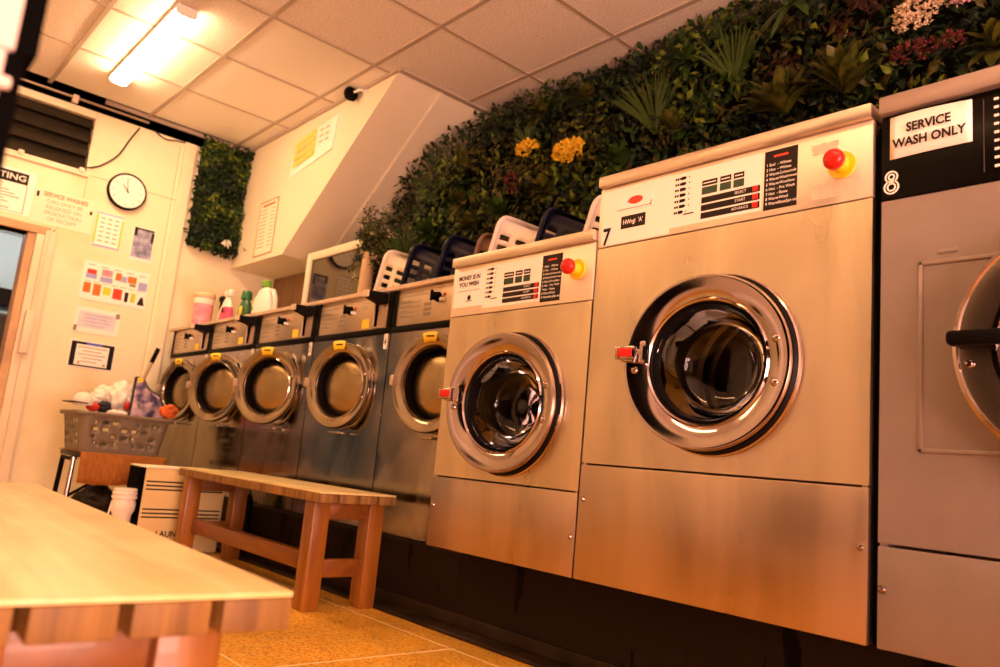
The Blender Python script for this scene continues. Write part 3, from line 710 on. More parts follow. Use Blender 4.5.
    ob('door_dish', MB().shell([(R * .715, .05), (R * .70, .038), (R * .66, .030), (R * .53, .020), (R * .30, .012), (R * .10, .009), (.0001, .0085)], cx=cx, cy=0, cz=cz, seg=64, axis='y'), M['dry_bowl'], d, smooth=50, fixn=False)
    bolts(d, [(cx + R * .88 * math.cos(q), cz + R * .88 * math.sin(q)) for q in (.30, -.30)], -.018, .008)
    ob('latch', MB().box(cx - R - .004, cx - R + .018, -.034, -.008, cz - .014, cz + .026, 0, .004), M['steel_lid'], d)
    st = MB(); n = 8
    vs = []
    for k in range(n + 1):
        a_ = PI / 2 + .26 - .40 * k / n
        for (rr_, yy) in ((R * 1.03, -.0250), (R * .83, -.0230)): vs.append((cx + rr_ * math.cos(a_), yy, cz + rr_ * math.sin(a_)))
    st.add(vs, [(2 * k, 2 * k + 1, 2 * k + 3, 2 * k + 2) for k in range(n)])
    so = ob('door_sticker', st, M['sticker'], d, smooth=60); so['label'] = 'yellow sticker at the top of the door'
    m_ = so.modifiers.new('t', 'SOLIDIFY'); m_.thickness = .001; m_.offset = 0
    ob('sticker_line', MB().box(cx - .030, cx + .010, -.0252, -.0245, cz + R * .92, cz + R * .955), M['ink'], d, smooth=0)
    d.rotation_euler.z = math.radians(13.5)
    return t
dl = ['coin tumble dryer at the far end of the row, against the far wall', 'second coin tumble dryer from the far wall, below the pink tub and spray bottle', 'middle coin tumble dryer of the row of five, below the big white detergent bottle',
      'fourth coin tumble dryer from the far wall, below the white-framed mirror', 'coin tumble dryer half hidden beside the smaller washer, nearest in the row']
dry = [make_dryer(dl[0])]
for k in range(1, 5): dry.append(copy_tree(dry[0]))
for k, o in enumerate(dry):
    o['label'] = dl[k]; o.location = (-5.232 + DW * k, E5, 0)
    for c in o.children:
        if c.name.split('.')[0] == 'door': c.rotation_euler.z = math.radians((14, 23.5, 24.5, 14.5, 11)[k])
    WL[o.name] = Vector((0, 0, 0))
    tg = ob('number_tag', MB().box(.598, .622, -.0022, 0, .962, 1.030), M['paper'], o, smooth=0)
    ob('tag_figure', MB().text(str(k + 1), (.610, -.0030, .978), X_, Z_, .042, align='CENTER', squash=.7, bold=.0008), M['ink'], tg, smooth=0)
# the strip top that runs over the dryers
tp = ob('dryer_worktop', MB().box(-5.29, -2.034, E5 - .018, 2.44, 1.2045, 1.2145, 0, .002).box(-5.29, -2.034, E5 - .018, E5 + .01, 1.2145, 1.222, 0, .003).box(-5.29, -2.034, E5 + .01, 2.44, 1.2145, 1.2195), M['ledge'], base=(-3.66, 2.1, 1.2045))
tag(tp, 'long pale worktop strip running over the row of dryers', 'worktop')
ZT = 1.2195

# ------------------------------------------------------------------ LAUNDRY BASKETS
def rrect(a, b, r, n=5, step=.0215):
    """rounded rectangle outline with extra points along the straights"""
    pts = []
    cs = [(a - r, b - r, 0), (-(a - r), b - r, PI / 2), (-(a - r), -(b - r), PI), (a - r, -(b - r), 1.5 * PI)]
    for q, (cx, cy, a0) in enumerate(cs):
        for k in range(n + 1): pts.append((cx + r * math.cos(a0 + PI / 2 * k / n), cy + r * math.sin(a0 + PI / 2 * k / n), 'c'))
        nx = cs[(q + 1) % 4]; ex = (nx[0] + r * math.cos(nx[2]), nx[1] + r * math.sin(nx[2]))
        L_ = math.hypot(ex[0] - pts[-1][0], ex[1] - pts[-1][1]); m = max(3, int(round(L_ / step))); sx, sy = pts[-1][:2]
        for k in range(1, m): pts.append((sx + (ex[0] - sx) * k / m, sy + (ex[1] - sy) * k / m, k))
    return pts
def basket_mesh(a1, b1, H, taper=.82, rows=9, slot=(3, 1), step=.02, pat=0):
    top = rrect(a1, b1, .038, step=step); n = len(top); vs, fs = [], []
    for r_ in range(rows + 1):
        u = r_ / rows; k = taper + (1 - taper) * u
        for p in top: vs.append((p[0] * k, p[1] * k, H * u))
    for r_ in range(rows):
        for k in range(n):
            k2 = (k + 1) % n; kind = top[k][2]
            if pat:
                hole = kind != 'c' and top[k2][2] != 'c' and 1 < r_ < rows - 1 and r_ % 2 == 0 and (kind % (slot[0] + 1)) != 0 and (kind // 4 + r_ // 2) % 3 != 0
            else:
                hole = kind != 'c' and top[k2][2] != 'c' and r_ % 5 in (2, 3, 4) and kind % 2 == 1 and r_ < rows - 1
            if not hole: fs.append((r_ * n + k, r_ * n + k2, (r_ + 1) * n + k2, (r_ + 1) * n + k))
    b = len(vs); vs.append((0, 0, 0))
    for k in range(n): fs.append((b, (k + 1) % n, k))
    # rolled rim
    for (sc, dz) in ((.016, .004), (.020, -.004), (.018, -.018)):
        for p in top:
            l = math.hypot(p[0], p[1]); vs.append((p[0] + math.copysign(sc, p[0]) * min(1, abs(p[0]) / a1 * 1.0), p[1] + math.copysign(sc, p[1]) * min(1, abs(p[1]) / b1 * 1.0), H + dz))
    bs = [rows * n, b + 1, b + 1 + n, b + 1 + 2 * n]
    for q in range(3):
        for k in range(n): k2 = (k + 1) % n; fs.append((bs[q] + k, bs[q] + k2, bs[q + 1] + k2, bs[q + 1] + k))
    return MB().add(vs, fs)
def rim_mesh(a1, b1, H, step=.02):
    top = rrect(a1 + .014, b1 + .014, .046, step=step)
    mb = MB(); pts = [(p[0], p[1], H - .004) for p in top]; pts.append(pts[0]); mb.tube(pts, .008, 8, cap=False); return mb
BK = {}
def stack_basket(key, m, label, px, pz, py=2.12, lean=20, hz=.17, half=.20, H=.27, yaw=0, group='laundry baskets along the back'):
    """basket tipped on its side: opening towards -x, leaning; px,pz = top of the rim"""
    k_ = (half, hz, H)
    if k_ not in BK:
        t = thing('laundry_basket', label, 'laundry basket', (0, 0, 0), group)
        o1 = ob('tub', basket_mesh(half, hz, H, .84, 11), M[m], t, smooth=45)
        md = o1.modifiers.new('t', 'SOLIDIFY'); md.thickness = .003
        ob('rim', rim_mesh(half, hz, H), M[m], t, smooth=60)
        BK[k_] = t
    else:
        t = copy_tree(BK[k_]); t['label'] = label
        for c in t.children:
            c.data = c.data.copy(); c.data.materials[0] = M[m]
    th = math.radians(lean)
    # local z (depth, base->rim) -> world -x tilted up ; local x (length) -> world y ; local y (height) -> world z-ish
    ax = Vector((-math.cos(th), 0, math.sin(th))); hy = Vector((math.sin(th), 0, math.cos(th))); lx = Vector((0, 1, 0))
    if yaw:
        r_ = Matrix.Rotation(math.radians(yaw), 3, 'Z'); ax, hy, lx = r_ @ ax, r_ @ hy, r_ @ lx
    R_ = Matrix((lx, hy, ax)).transposed()
    top = Vector((px, py, pz)); o_ = top - R_ @ Vector((0, hz, H))
    t.matrix_world = Matrix.Translation(o_) @ R_.to_4x4()
    return t
ba = dict(py=2.15, lean=18, hz=.112, H=.172)
stack_basket('c', 'basket_cream', 'cream plastic basket tipped on its side beside the vase, on the dryer top', -3.09, 1.483, **ba)
stack_basket('n', 'basket_navy', 'navy plastic basket next to the cream basket on the dryer top', -2.872, 1.481, **ba)
stack_basket('n', 'basket_navy', 'navy plastic basket leaning beside the smaller washer on the dryer top', -2.615, 1.481, **ba)
stack_basket('t', 'basket_tan', 'brown plastic basket at the dryer end of the washer tops', -2.415, 1.462, py=2.17, lean=18, hz=.105, H=.075)
bb = dict(py=2.15, lean=18, hz=.122, H=.190)
stack_basket('w', 'basket_white', 'white plastic basket on the smaller washer, between brown and navy ones', -2.281, 1.506, **bb)
stack_basket('n', 'basket_navy', 'navy plastic basket between two white baskets on the smaller washer', -2.02, 1.490, **bb)
stack_basket('w', 'basket_white', 'white plastic basket tucked beside machine 7 on the smaller washer', -1.775, 1.490, **bb)

# ------------------------------------------------------------------ BOTTLES ON THE DRYERS
t = thing('spray_bottle', 'small clear bottle with a black trigger behind the pink tub', 'spray bottle', (-5.17, 2.02, ZT))
ob('bottle', MB().lathe([(.0001, 0), (.034, 0), (.036, .01), (.036, .14), (.026, .18), (.014, .2), (.013, .22)], -5.17, 2.02, ZT, 24), M['paper_cream'], t)
ob('trigger', MB().lathe([(.015, 0), (.015, .03)], -5.17, 2.02, ZT + .215, 16).box(-5.255, -5.14, 2.006, 2.034, ZT + .245, ZT + .28, 0, .006).box(-5.235, -5.218, 2.011, 2.029, ZT + .18, ZT + .25, 0, .004), M['black'], t)
t = thing('powder_tub', 'pink round tub with beige lid on the dryer nearest the far wall', 'tub', (-4.95, 1.83, ZT))
ob('tub', MB().lathe([(.0001, 0), (.056, 0), (.059, .008), (.062, .205), (.0001, .206)], -5.03, 1.83, ZT, 40), M['pink'], t)
ob('label_band', MB().shell([(.0622, .165), (.0626, .202)], cx=-5.03, cy=1.83, cz=ZT, seg=40), M['cloth_white'], t)
ob('tub_lid', MB().lathe([(.063, .206), (.066, .21), (.066, .232), (.060, .238), (.0001, .239)], -5.03, 1.83, ZT, 40), M['beige_lid'], t)
t1 = t = thing('spray_cleaner', 'white cleaning spray bottle with a pink label next to the pink tub', 'spray bottle', (-4.64, 1.83, ZT))
prof = [(.0001, 0), (.088, 0), (.092, .01), (.090, .06), (.074, .12), (.050, .17), (.032, .195), (.027, .205)]
ob('bottle', MB().lathe(prof, -4.64, 1.83, ZT, 36, sy=.5), M['white'], t)
ob('spray_head', MB().box(-4.685, -4.575, 1.81, 1.85, ZT + .205, ZT + .255, 0, .012, 3).box(-4.70, -4.685, 1.823, 1.837, ZT + .215, ZT + .245, 0, .004), M['white'], t)
ob('spray_trigger', MB().box(-4.668, -4.655, 1.822, 1.838, ZT + .165, ZT + .21, 0, .004), M['cloth_navy'], t)
lb = MB()
n = 14; vs = []
for q, (z, rr_) in enumerate(((.03, .0925), (.075, .0875), (.125, .073))):
    for k in range(n + 1):
        a_ = -PI * .55 + PI * .62 * k / n + q * .12; vs.append((-4.64 + rr_ * 1.012 * math.cos(a_), 1.83 + rr_ * .5 * 1.03 * math.sin(a_), ZT + z))
lb.add(vs, [(r_ * (n + 1) + k, r_ * (n + 1) + k + 1, (r_ + 1) * (n + 1) + k + 1, (r_ + 1) * (n + 1) + k) for r_ in range(2) for k in range(n)])
ob('label', lb, M['magenta'], t, smooth=60)
ob('label_badge', MB().lathe([(.0001, -.002), (.02, 0)], -4.60, 1.783, ZT + .10, 20, 'y'), M['cloth_navy'], t)
t2 = t = thing('fabric_conditioner', 'dark green bottle with a green cap between the two white bottles', 'bottle', (-4.37, 1.83, ZT))
ob('bottle', MB().lathe([(.0001, 0), (.062, 0), (.066, .012), (.064, .10), (.050, .135), (.036, .15), (.034, .16)], -4.37, 1.83, ZT, 32, sy=.6), M['green_dark'], t)
ob('cap', MB().lathe([(.036, .155), (.038, .16), (.034, .205), (.026, .215), (.0001, .216)], -4.37, 1.83, ZT, 28), M['green_cap'], t)
ob('label', MB().box(-4.365, -4.325, 1.786, 1.792, ZT + .04, ZT + .10, 0, .002), M['sticker'], t)
t3 = t = thing('detergent_bottle', 'large white detergent bottle with a bright green cap on the dryers', 'bottle', (-4.10, 1.83, ZT))
jb = MB().lathe([(.0001, 0), (.112, 0), (.118, .012), (.116, .06), (.100, .12), (.070, .17), (.04, .195), (.026, .20)], -4.12, 1.83, ZT, 40, sy=.5)
ob('bottle', jb, M['white'], t)
ob('bottle_handle', MB().tube([(-4.06, 1.83, ZT + .17), (-4.01, 1.83, ZT + .165), (-3.975, 1.83, ZT + .12), (-3.965, 1.83, ZT + .06), (-3.995, 1.83, ZT + .03)], .015, 12), M['white'], t)
ob('cap', MB().lathe([(.030, .198), (.031, .20), (.028, .238), (.018, .245), (.0001, .246)], -4.12, 1.83, ZT, 24), M['lime_cap'], t)
ob('label', MB().lathe([(.0001, -.003), (.018, -.002), (.019, 0)], -4.165, 1.776, ZT + .055, 20, 'y', sy=.6), M['green_cap'], t)
ob('label_line', MB().box(-4.18, -4.09, 1.786, 1.789, ZT + .105, ZT + .111), M['ink_green'], t, smooth=0)

for t_, k_ in ((t1, .86), (t2, .86), (t3, .90)): t_.scale = (k_, k_, k_)

# ------------------------------------------------------------------ MIRROR AND PLANT
t = thing('framed_mirror', 'white-framed mirror standing on the dryers under the sloping soffit', 'mirror', (-3.95, 2.16, ZT))
mx0, mx1, mz0, mz1 = -4.31, -3.60, ZT + .001, 1.705
ob('frame', MB().box(mx0, mx0 + .05, 2.145, 2.185, mz0, mz1, 0, .006).box(mx1 - .05, mx1, 2.145, 2.185, mz0, mz1, 0, .006).box(mx0 + .05, mx1 - .05, 2.145, 2.185, mz1 - .05, mz1, 0, .006)
   .box(mx0 + .05, mx1 - .05, 2.145, 2.185, mz0, mz0 + .05, 0, .006), M['frame_cream'], t)
ob('mirror_glass', MB().box(mx0 + .045, mx1 - .045, 2.160, 2.175, mz0 + .045, mz1 - .045), M['mirror'], t, smooth=0)

def leaf(mb, p, d, n, L_, w, m=0, droop=.15):
    d = d.normalized(); s = d.cross(n); 
    if s.length < 1e-4: s = d.orthogonal()
    s.normalize(); n = s.cross(d).normalized()
    mid = p + d * L_ * .5 + n * L_ * .06; tip = p + d * L_ - n * L_ * droop
    mb.add([p, mid + s * w * .5 - n * w * .12, mid, mid - s * w * .5 - n * w * .12, tip], [(0, 1, 2), (0, 2, 3), (1, 4, 2), (2, 4, 3)], m)
def rv(r): return Vector((r.uniform(-1, 1), r.uniform(-1, 1), r.uniform(-1, 1)))
rr = random.Random(21)
t = thing('potted_plant', 'small bushy plant in a tall pale vase in front of the mirror', 'plant', (-3.45, 2.06, ZT))
ob('vase', MB().lathe([(.0001, 0), (.036, 0), (.038, .01), (.033, .2), (.030, .33), (.026, .345), (.024, .34), (.027, .2), (.0001, .19)], -3.45, 2.06, ZT, 28), M['vase'], t)
bmb, lmb, fmb = MB(), MB(), MB()
base = Vector((-3.45, 2.06, ZT + .33))
for q in range(38):
    a_ = rr.uniform(0, 2 * PI); sp = rr.uniform(.03, .20); tipz = rr.uniform(-.12, .27)
    tip = base + Vector((math.cos(a_) * sp, math.sin(a_) * sp * .5, tipz)); mid = base.lerp(tip, .5) + Vector((0, 0, .05))
    bmb.tube([base, mid, tip], [.003, .002, .001], 5)
    for k in range(34):
        u = rr.uniform(.25, 1.05); p = base.lerp(mid, min(1, u * 2)) if u < .5 else mid.lerp(tip, (u - .5) * 2)
        p = p + rv(rr) * .022
        leaf(lmb, p, rv(rr), Vector((0, -1, .3)) + rv(rr) * .5, rr.uniform(.018, .034), rr.uniform(.009, .015), rr.choice((0, 0, 1, 1, 2)))
    if q % 3 == 0:
        for k in range(7): leaf(fmb, tip + rv(rr) * .012, rv(rr), rv(rr), .012, .010)
ob('stems', bmb, M['dark_sack'], t); ob('leaves', lmb, [M['leafs'][0], M['leafs'][3], M['leafs'][2]], t, smooth=0, fixn=False); ob('blossoms', fmb, M['w_flower'], t, smooth=0, fixn=False)

# ------------------------------------------------------------------ FOLIAGE WALL
def soffit_x(z): return -4.597 + max(0, (z - bz)) * (1.152 / (CEIL - bz)) if z > bz else -4.60
fb = MB(); rr = random.Random(11)
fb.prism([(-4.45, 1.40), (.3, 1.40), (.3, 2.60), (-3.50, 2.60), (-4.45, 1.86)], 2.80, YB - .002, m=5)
def front_y(x, z):
    b_ = noise.noise(Vector((x * 2.6, z * 3.1, 1.3))) * .055 + noise.noise(Vector((x * 7, z * 7, 4.4))) * .03
    top = max(0, min(1, (CEIL - z) / .30)); 
    th = .06 + .16 * top
    if x < -2.6: th += .05 * min(1, (-2.6 - x))
    return 2.80 - th - b_
cnt = 0
while cnt < 15500:
    x_, z_ = rr.uniform(-4.5, .25), rr.uniform(1.42, 2.615)
    if x_ < soffit_x(z_) + .02 + rr.uniform(0, .03): continue
    if z_ < 1.75 and x_ > -1.3 and rr.random() < .7: continue
    cnt += 1
    y_ = front_y(x_, z_) + rr.random() ** 2 * .10
    k = noise.noise(Vector((x_ * 1.9 + 5, z_ * 2.3, 8.1))); k2 = noise.noise(Vector((x_ * 3.1, z_ * 3.3, 21.)))
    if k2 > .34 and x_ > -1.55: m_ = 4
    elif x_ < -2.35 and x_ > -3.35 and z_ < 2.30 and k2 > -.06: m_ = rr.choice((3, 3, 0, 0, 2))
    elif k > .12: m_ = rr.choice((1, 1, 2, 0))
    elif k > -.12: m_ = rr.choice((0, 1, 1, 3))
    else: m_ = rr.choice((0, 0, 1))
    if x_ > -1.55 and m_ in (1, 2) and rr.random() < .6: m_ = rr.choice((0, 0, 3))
    sz = rr.uniform(.026, .058) * (1.25 if k > .25 else 1)
    d_ = Vector((rr.uniform(-1, 1), rr.uniform(-.9, .2), rr.uniform(-1, 1)))
    n_ = Vector((rr.uniform(-.6, .6), -1, rr.uniform(-.2, .8)))
    leaf(fb, Vector((x_, y_, min(z_, 2.60))), d_, n_, sz, sz * rr.uniform(.35, .6), m_, rr.uniform(.05, .3))
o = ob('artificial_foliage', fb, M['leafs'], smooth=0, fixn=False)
tag(o, 'dark green artificial leaf covering on the wall above the washers', 'foliage', kind='stuff')

def grass_tuft(label, x, y, z, n, L_, spread, m='grass', up=1.0, seed=1):
    r = random.Random(seed); mb = MB()
    for k in range(n):
        a_ = r.uniform(-1, 1) * spread; d = Vector((math.sin(a_), -r.uniform(.15, .6), math.cos(a_) * up)).normalized(); l = L_ * r.uniform(.6, 1); w = .006 + .004 * r.random()
        p = Vector((x, y, z)); s = d.cross(Vector((0, -1, 0))).normalized(); vs = []
        for q in range(6):
            u = q / 5; ww = w * (1 - u) ** .6; vs += [p - s * ww, p + s * ww]
            p = p + d * l / 5; d = (d + Vector((math.sin(a_) * .10, -.02, -.16 * u))).normalized()
        mb.add(vs, [(2 * q, 2 * q + 1, 2 * q + 3, 2 * q + 2) for q in range(5)])
    o = ob('grass_tuft', mb, M[m], base=(x, y, z), smooth=60, fixn=False); return tag(o, label, 'artificial plant', 'plants set in the foliage wall')
grass_tuft('spiky grass tuft in the foliage above the middle of machine 7', -2.05, 2.60, 2.05, 60, .30, .75, seed=1)
grass_tuft('spiky grass tuft in the foliage highest above machine 7, near the ceiling', -1.66, 2.60, 2.16, 55, .26, .7, seed=2)
grass_tuft('spiky grass tuft in the foliage beside the small yellow flowers', -2.84, 2.56, 2.17, 40, .14, .9, seed=3)
grass_tuft('spiky grass tuft at the sloping edge of the foliage near the soffit', -3.62, 2.56, 2.02, 45, .22, 1.1, seed=5)
grass_tuft('drooping grass tuft low in the foliage above the navy baskets', -3.75, 2.50, 1.66, 60, .30, 1.2, seed=6)

def rosette(label, x, y, z, n, L_, w, m='aglaonema', seed=1, name='leafy_plant', up=.4):
    r = random.Random(seed); mb = MB()
    for k in range(n):
        a_ = 2 * PI * k / n * 1.0 + r.uniform(-.3, .3); el = r.uniform(.2, 1.0)
        d = Vector((math.cos(a_) * el, -r.uniform(.25, .8), math.sin(a_) * el + up)).normalized(); l = L_ * r.uniform(.7, 1.05)
        nrm = Vector((0, -.6, 1)); s = d.cross(nrm).normalized(); nrm = s.cross(d); p = Vector((x, y, z)); vs = []
        N_ = 7
        for q in range(N_ + 1):
            u = q / N_; ww = w * math.sin(PI * min(1, u * .93 + .07)) ** .8 * .5
            c = p + d * l * u - Vector((0, 0, 1)) * l * .28 * u * u
            vs += [c - s * ww + nrm * ww * .25, c, c + s * ww + nrm * ww * .25]
        fs = []
        for q in range(N_):
            fs += [(3 * q, 3 * q + 1, 3 * q + 4, 3 * q + 3), (3 * q + 1, 3 * q + 2, 3 * q + 5, 3 * q + 4)]
        mb.add(vs, fs)
    o = ob(name, mb, M[m], base=(x, y, z), smooth=60, fixn=False); return tag(o, label, 'artificial plant', 'plants set in the foliage wall')
rosette('broad-leaved plant in the foliage just above the red stop button of machine 7', -1.17, 2.55, 1.945, 34, .25, .062, seed=4, up=1.0)
rosette('broad-leaved plant in the foliage left of its twin, above the programme list of machine 7', -1.40, 2.55, 1.935, 34, .24, .060, seed=5, up=1.0)
rosette('long-leaved plant in the foliage at the ceiling edge above machine 7', -1.40, 2.58, 2.42, 14, .20, .04, 'fern', 6, up=-.1)
rosette('pale long-leaved plant in the foliage near the ceiling by the soffit', -3.33, 2.55, 2.16, 16, .17, .04, 'aglaonema', 8)
rosette('leafy plant in the foliage behind the white basket on the smaller washer', -2.62, 2.52, 1.86, 20, .15, .05, 'aglaonema', 9)
rosette('leafy plant in the foliage just left of machine 7', -2.16, 2.52, 1.90, 16, .16, .055, 'fern', 10)
rosette('leafy plant in the foliage above the cream basket and vase', -3.55, 2.50, 1.80, 20, .16, .045, 'fern', 12)
rosette('light green leafy plant high in the foliage right of the yellow flowers', -2.45, 2.58, 2.33, 20, .13, .04, 'aglaonema', 13)
rosette('leafy plant in the foliage above the sign on machine 8', -.72, 2.60, 1.98, 12, .16, .05, 'aglaonema', 14)

rosette('upright fern in the foliage behind the brown and white baskets', -2.92, 2.50, 1.80, 24, .17, .035, 'fern', 21, up=.7)
rosette('yellow-green leafy plant low in the foliage above the second navy basket', -3.12, 2.48, 1.76, 24, .14, .04, 'aglaonema', 22, up=.5)
rosette('yellow-green leafy plant in the foliage between the soffit edge and the small yellow flowers', -3.30, 2.52, 1.96, 20, .13, .045, 'aglaonema', 23, up=.2)
rosette('dark fern high in the foliage between the two spiky tufts', -1.90, 2.60, 2.34, 20, .15, .035, 'fern', 24, up=.2)
rosette('yellow-green leafy plant at the ceiling edge above the larger yellow flowers', -2.75, 2.56, 2.33, 20, .13, .035, 'aglaonema', 25, up=.1)
rosette('fern in the foliage just above the maker badge of machine 7', -1.90, 2.54, 2.00, 20, .13, .04, 'aglaonema', 26, up=.6)

def flower_clump(label, x, y, z, rx, rz, n, m, s=.016, seed=1):
    r = random.Random(seed); mb = MB()
    for k in range(n):
        a_ = r.uniform(0, 2 * PI); q = math.sqrt(r.random()); c = Vector((x + math.cos(a_) * rx * q, y - .05 * (1 - q * q) + r.uniform(-.012, .012), z + math.sin(a_) * rz * q))
        for e in range(6): leaf(mb, c, Vector((r.uniform(-1, 1), -r.uniform(.3, 1.2), r.uniform(-1, 1))), rv(r), s * r.uniform(.8, 1.5), s * .6)
    o = ob('flower_clump', mb, M[m], base=(x, y, z), smooth=0, fixn=False); return tag(o, label, 'artificial flowers', 'flower clumps in the foliage wall')
flower_clump('larger clump of bright yellow flowers in the foliage above the smaller washer', -2.535, 2.56, 2.078, .100, .050, 190, 'y_flower', .017, 1)
flower_clump('smaller clump of yellow flowers below the spiky tuft in the foliage', -2.83, 2.56, 2.165, .080, .034, 80, 'y_flower', .016, 2)
flower_clump('pale cream flowers in the foliage near the ceiling above machine 8', -.935, 2.58, 2.19, .09, .04, 110, 'w_flower', .013, 3)
flower_clump('cream flowers trailing lower in the foliage above the corner of machine 8', -.965, 2.58, 2.145, .06, .025, 60, 'w_flower', .012, 4)
flower_clump('pinkish flowers at the upper edge of the foliage above the fascia of machine 8', -.80, 2.58, 2.18, .04, .03, 60, 'p_flower', .012, 5)
flower_clump('dusky red flowers in the foliage just above the lid of machine 8', -.955, 2.58, 2.04, .085, .035, 90, 'r_flower', .011, 6)
flower_clump('dusky red flowers in the foliage right above the service wash sign', -.83, 2.58, 2.035, .04, .02, 50, 'r_flower', .011, 7)
flower_clump('rusty orange flowers in the foliage under the small yellow clump', -2.90, 2.54, 1.98, .05, .05, 26, 'leaf_r' if False else 'r_flower', .016, 8)

# small vertical leaf panel on the far wall
fb = MB(); rr = random.Random(17)
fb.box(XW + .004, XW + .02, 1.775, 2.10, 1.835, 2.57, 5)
for k in range(2600):
    y_, z_ = rr.uniform(1.755, 2.105), rr.uniform(1.805, 2.60)
    if z_ < 1.80 + (2.10 - y_) * .12: continue
    x_ = XW + .03 + rr.random() * .075
    q = noise.noise(Vector((y_ * 6, z_ * 5, 2.)))
    m_ = rr.choice((1, 2, 1)) if q > .12 else rr.choice((0, 1, 0))
    sz = rr.uniform(.024, .05)
    leaf(fb, Vector((x_, y_, z_)), Vector((rr.uniform(-.2, .8), rr.uniform(-.8, .8) * (.3 if y_ > 2.08 else 1), rr.uniform(-1, .8))), Vector((1, rr.uniform(-.6, .2), rr.uniform(-.2, .7))), sz, sz * rr.uniform(.4, .65), m_)
o = ob('artificial_leaf_panel', fb, M['leafs'], smooth=0, fixn=False)
tag(o, 'narrow vertical panel of artificial leaves in the far corner beside the clock', 'foliage', kind='stuff')
mb = MB(); r = random.Random(4)
for k in range(22): leaf(mb, Vector((XW + .13, 2.0, 1.90)) + rv(r) * .014, Vector((.5, r.uniform(-1, 1), -1)), rv(r), .045, .018)
tag(ob('hanging_flower', mb, M['ink_white'], base=(XW + .13, 2.0, 1.9), smooth=0, fixn=False), 'single white hanging flower in the far wall leaf panel', 'artificial flower')

# ------------------------------------------------------------------ CEILING LIGHTS, CAMERA, CABLES
def batten(label, x0_, x1_, y_, m):
    t = thing('fluorescent_light', label, 'lamp', ((x0_ + x1_) / 2, y_, CEIL - .009))
    z = CEIL - .010
    ob('housing', MB().box(x0_, x1_, y_ - .05, y_ + .05, z - .025, z, 0, .003), M['white'], t)
    prof = [(-.048, z - .024), (-.049, z - .036), (-.042, z - .048), (-.018, z - .054), (.018, z - .054), (.042, z - .048), (.049, z - .036), (.048, z - .024)]
    ob('diffuser', MB().prism([(y_ + p[0], p[1]) for p in prof], x0_ + .012, x1_ - .012, 'yz'), m, t, smooth=30)
    ob('end_cap', MB().prism([(y_ + p[0] * 1.04, p[1]) for p in prof], x0_, x0_ + .012, 'yz').prism([(y_ + p[0] * 1.04, p[1]) for p in prof], x1_ - .012, x1_, 'yz'), M['white'], t, smooth=0)
batten('lit fluorescent batten on the tiled ceiling in front of the far wall', -4.90, -3.78, 1.065, M['tube'])
batten('lit fluorescent batten on the ceiling above the camera', -.9, .3, .35, M['tube_near'])
batten('added fill light shaped as a batten on the ceiling over the opposite wall, far end', -4.5, -3.3, -.75, M['tube_near'])  # out-of-view fill, added to brighten the far wall and machine fronts
batten('added fill light shaped as a batten on the ceiling over the opposite wall, nearer end', -2.5, -1.3, -.75, M['tube_near'])  # second added fill, out of view, lifting the steel fronts

t = thing('security_camera', 'small black camera on a white bracket at the top of the bulkhead', 'camera', (-3.86, 2.10, 2.59))
ob('bracket', MB().lathe([(.022, -.006), (.022, 0)], -3.80, 2.108, 2.605, 18, 'y').tube([(-3.80, 2.105, 2.605), (-3.80, 2.075, 2.60), (-3.85, 2.06, 2.595)], .007, 8), M['white'], t)
ob('camera_body', MB().lathe([(.0001, -.035), (.018, -.033), (.030, -.02), (.034, 0), (.030, .03), (.015, .045), (.0001, .047)], -3.875, 2.055, 2.592, 24, 'y', sy=1.25), M['black'], t)

def cabl(name, pts, r, m, label, cat='cable'):
    P = [Vector(p) for p in pts]; out = []
    for i in range(len(P) - 1):
        p0_, p1_, p2_, p3_ = P[max(i - 1, 0)], P[i], P[i + 1], P[min(i + 2, len(P) - 1)]
        for k in range(6):
            u = k / 6; out.append(.5 * ((2 * p1_) + (-p0_ + p2_) * u + (2 * p0_ - 5 * p1_ + 4 * p2_ - p3_) * u * u + (-p0_ + 3 * p1_ - 3 * p2_ + p3_) * u ** 3))
    out.append(P[-1]); return tag(ob(name, MB().tube(out, r, 8), m, base=P[0], smooth=60), label, cat)
cabl('power_cable', [(XW + .012, 1.085, 2.16), (XW + .012, 1.16, 2.20), (XW + .012, 1.25, 2.30), (XW + .012, 1.30, 2.42), (XW + .012, 1.35, 2.53)], .005, M['cable'], 'thin black cable looping from the louvre window up to the ceiling')
cabl('wall_cable', [(XW + .012, 1.44, 2.55), (XW + .015, 1.52, 2.515), (XW + .012, 1.60, 2.53), (XW + .012, 1.72, 2.54)], .0045, M['cable'], 'short dark cable sagging under the ceiling edge beside the leaf panel')
pb = thing('conduit_bar', 'metal conduit bar with a bracket under the far ceiling edge', 'conduit', (XW + .02, 1.1, 2.58))
ob('bar', MB().tube([(XW + .018, .55, 2.585), (XW + .018, 1.40, 2.585)], .009, 10), M['galv'], pb)
ob('bracket', MB().box(XW + .0, XW + .035, .93, .965, 2.55, 2.60, 0, .003), M['frame_cream'], pb)
jx = thing('junction_box', 'small cream junction box with conduit on the doorway casing', 'junction box', (XW + .05, .93, .94))
ob('box', MB().box(XW + .03, XW + .062, .905, .955, .93, 1.19, 0, .005), M['frame_cream'], jx)
ob('conduit', MB().tube([(XW + .032, .945, 1.19), (XW + .032, .948, 1.5), (XW + .032, .955, 1.70), (XW + .012, .99, 1.74)], .006, 8), M['frame_cream'], jx)
hk = thing('wall_hook', 'tiny dark hook on the bulkhead beside the narrow price list', 'hook', (-5.16, 2.108, 1.83))
ob('plate', MB().lathe([(.012, -.003), (.012, 0)], -5.16, 2.109, 1.84, 14, 'y'), M['paper_cream'], hk)
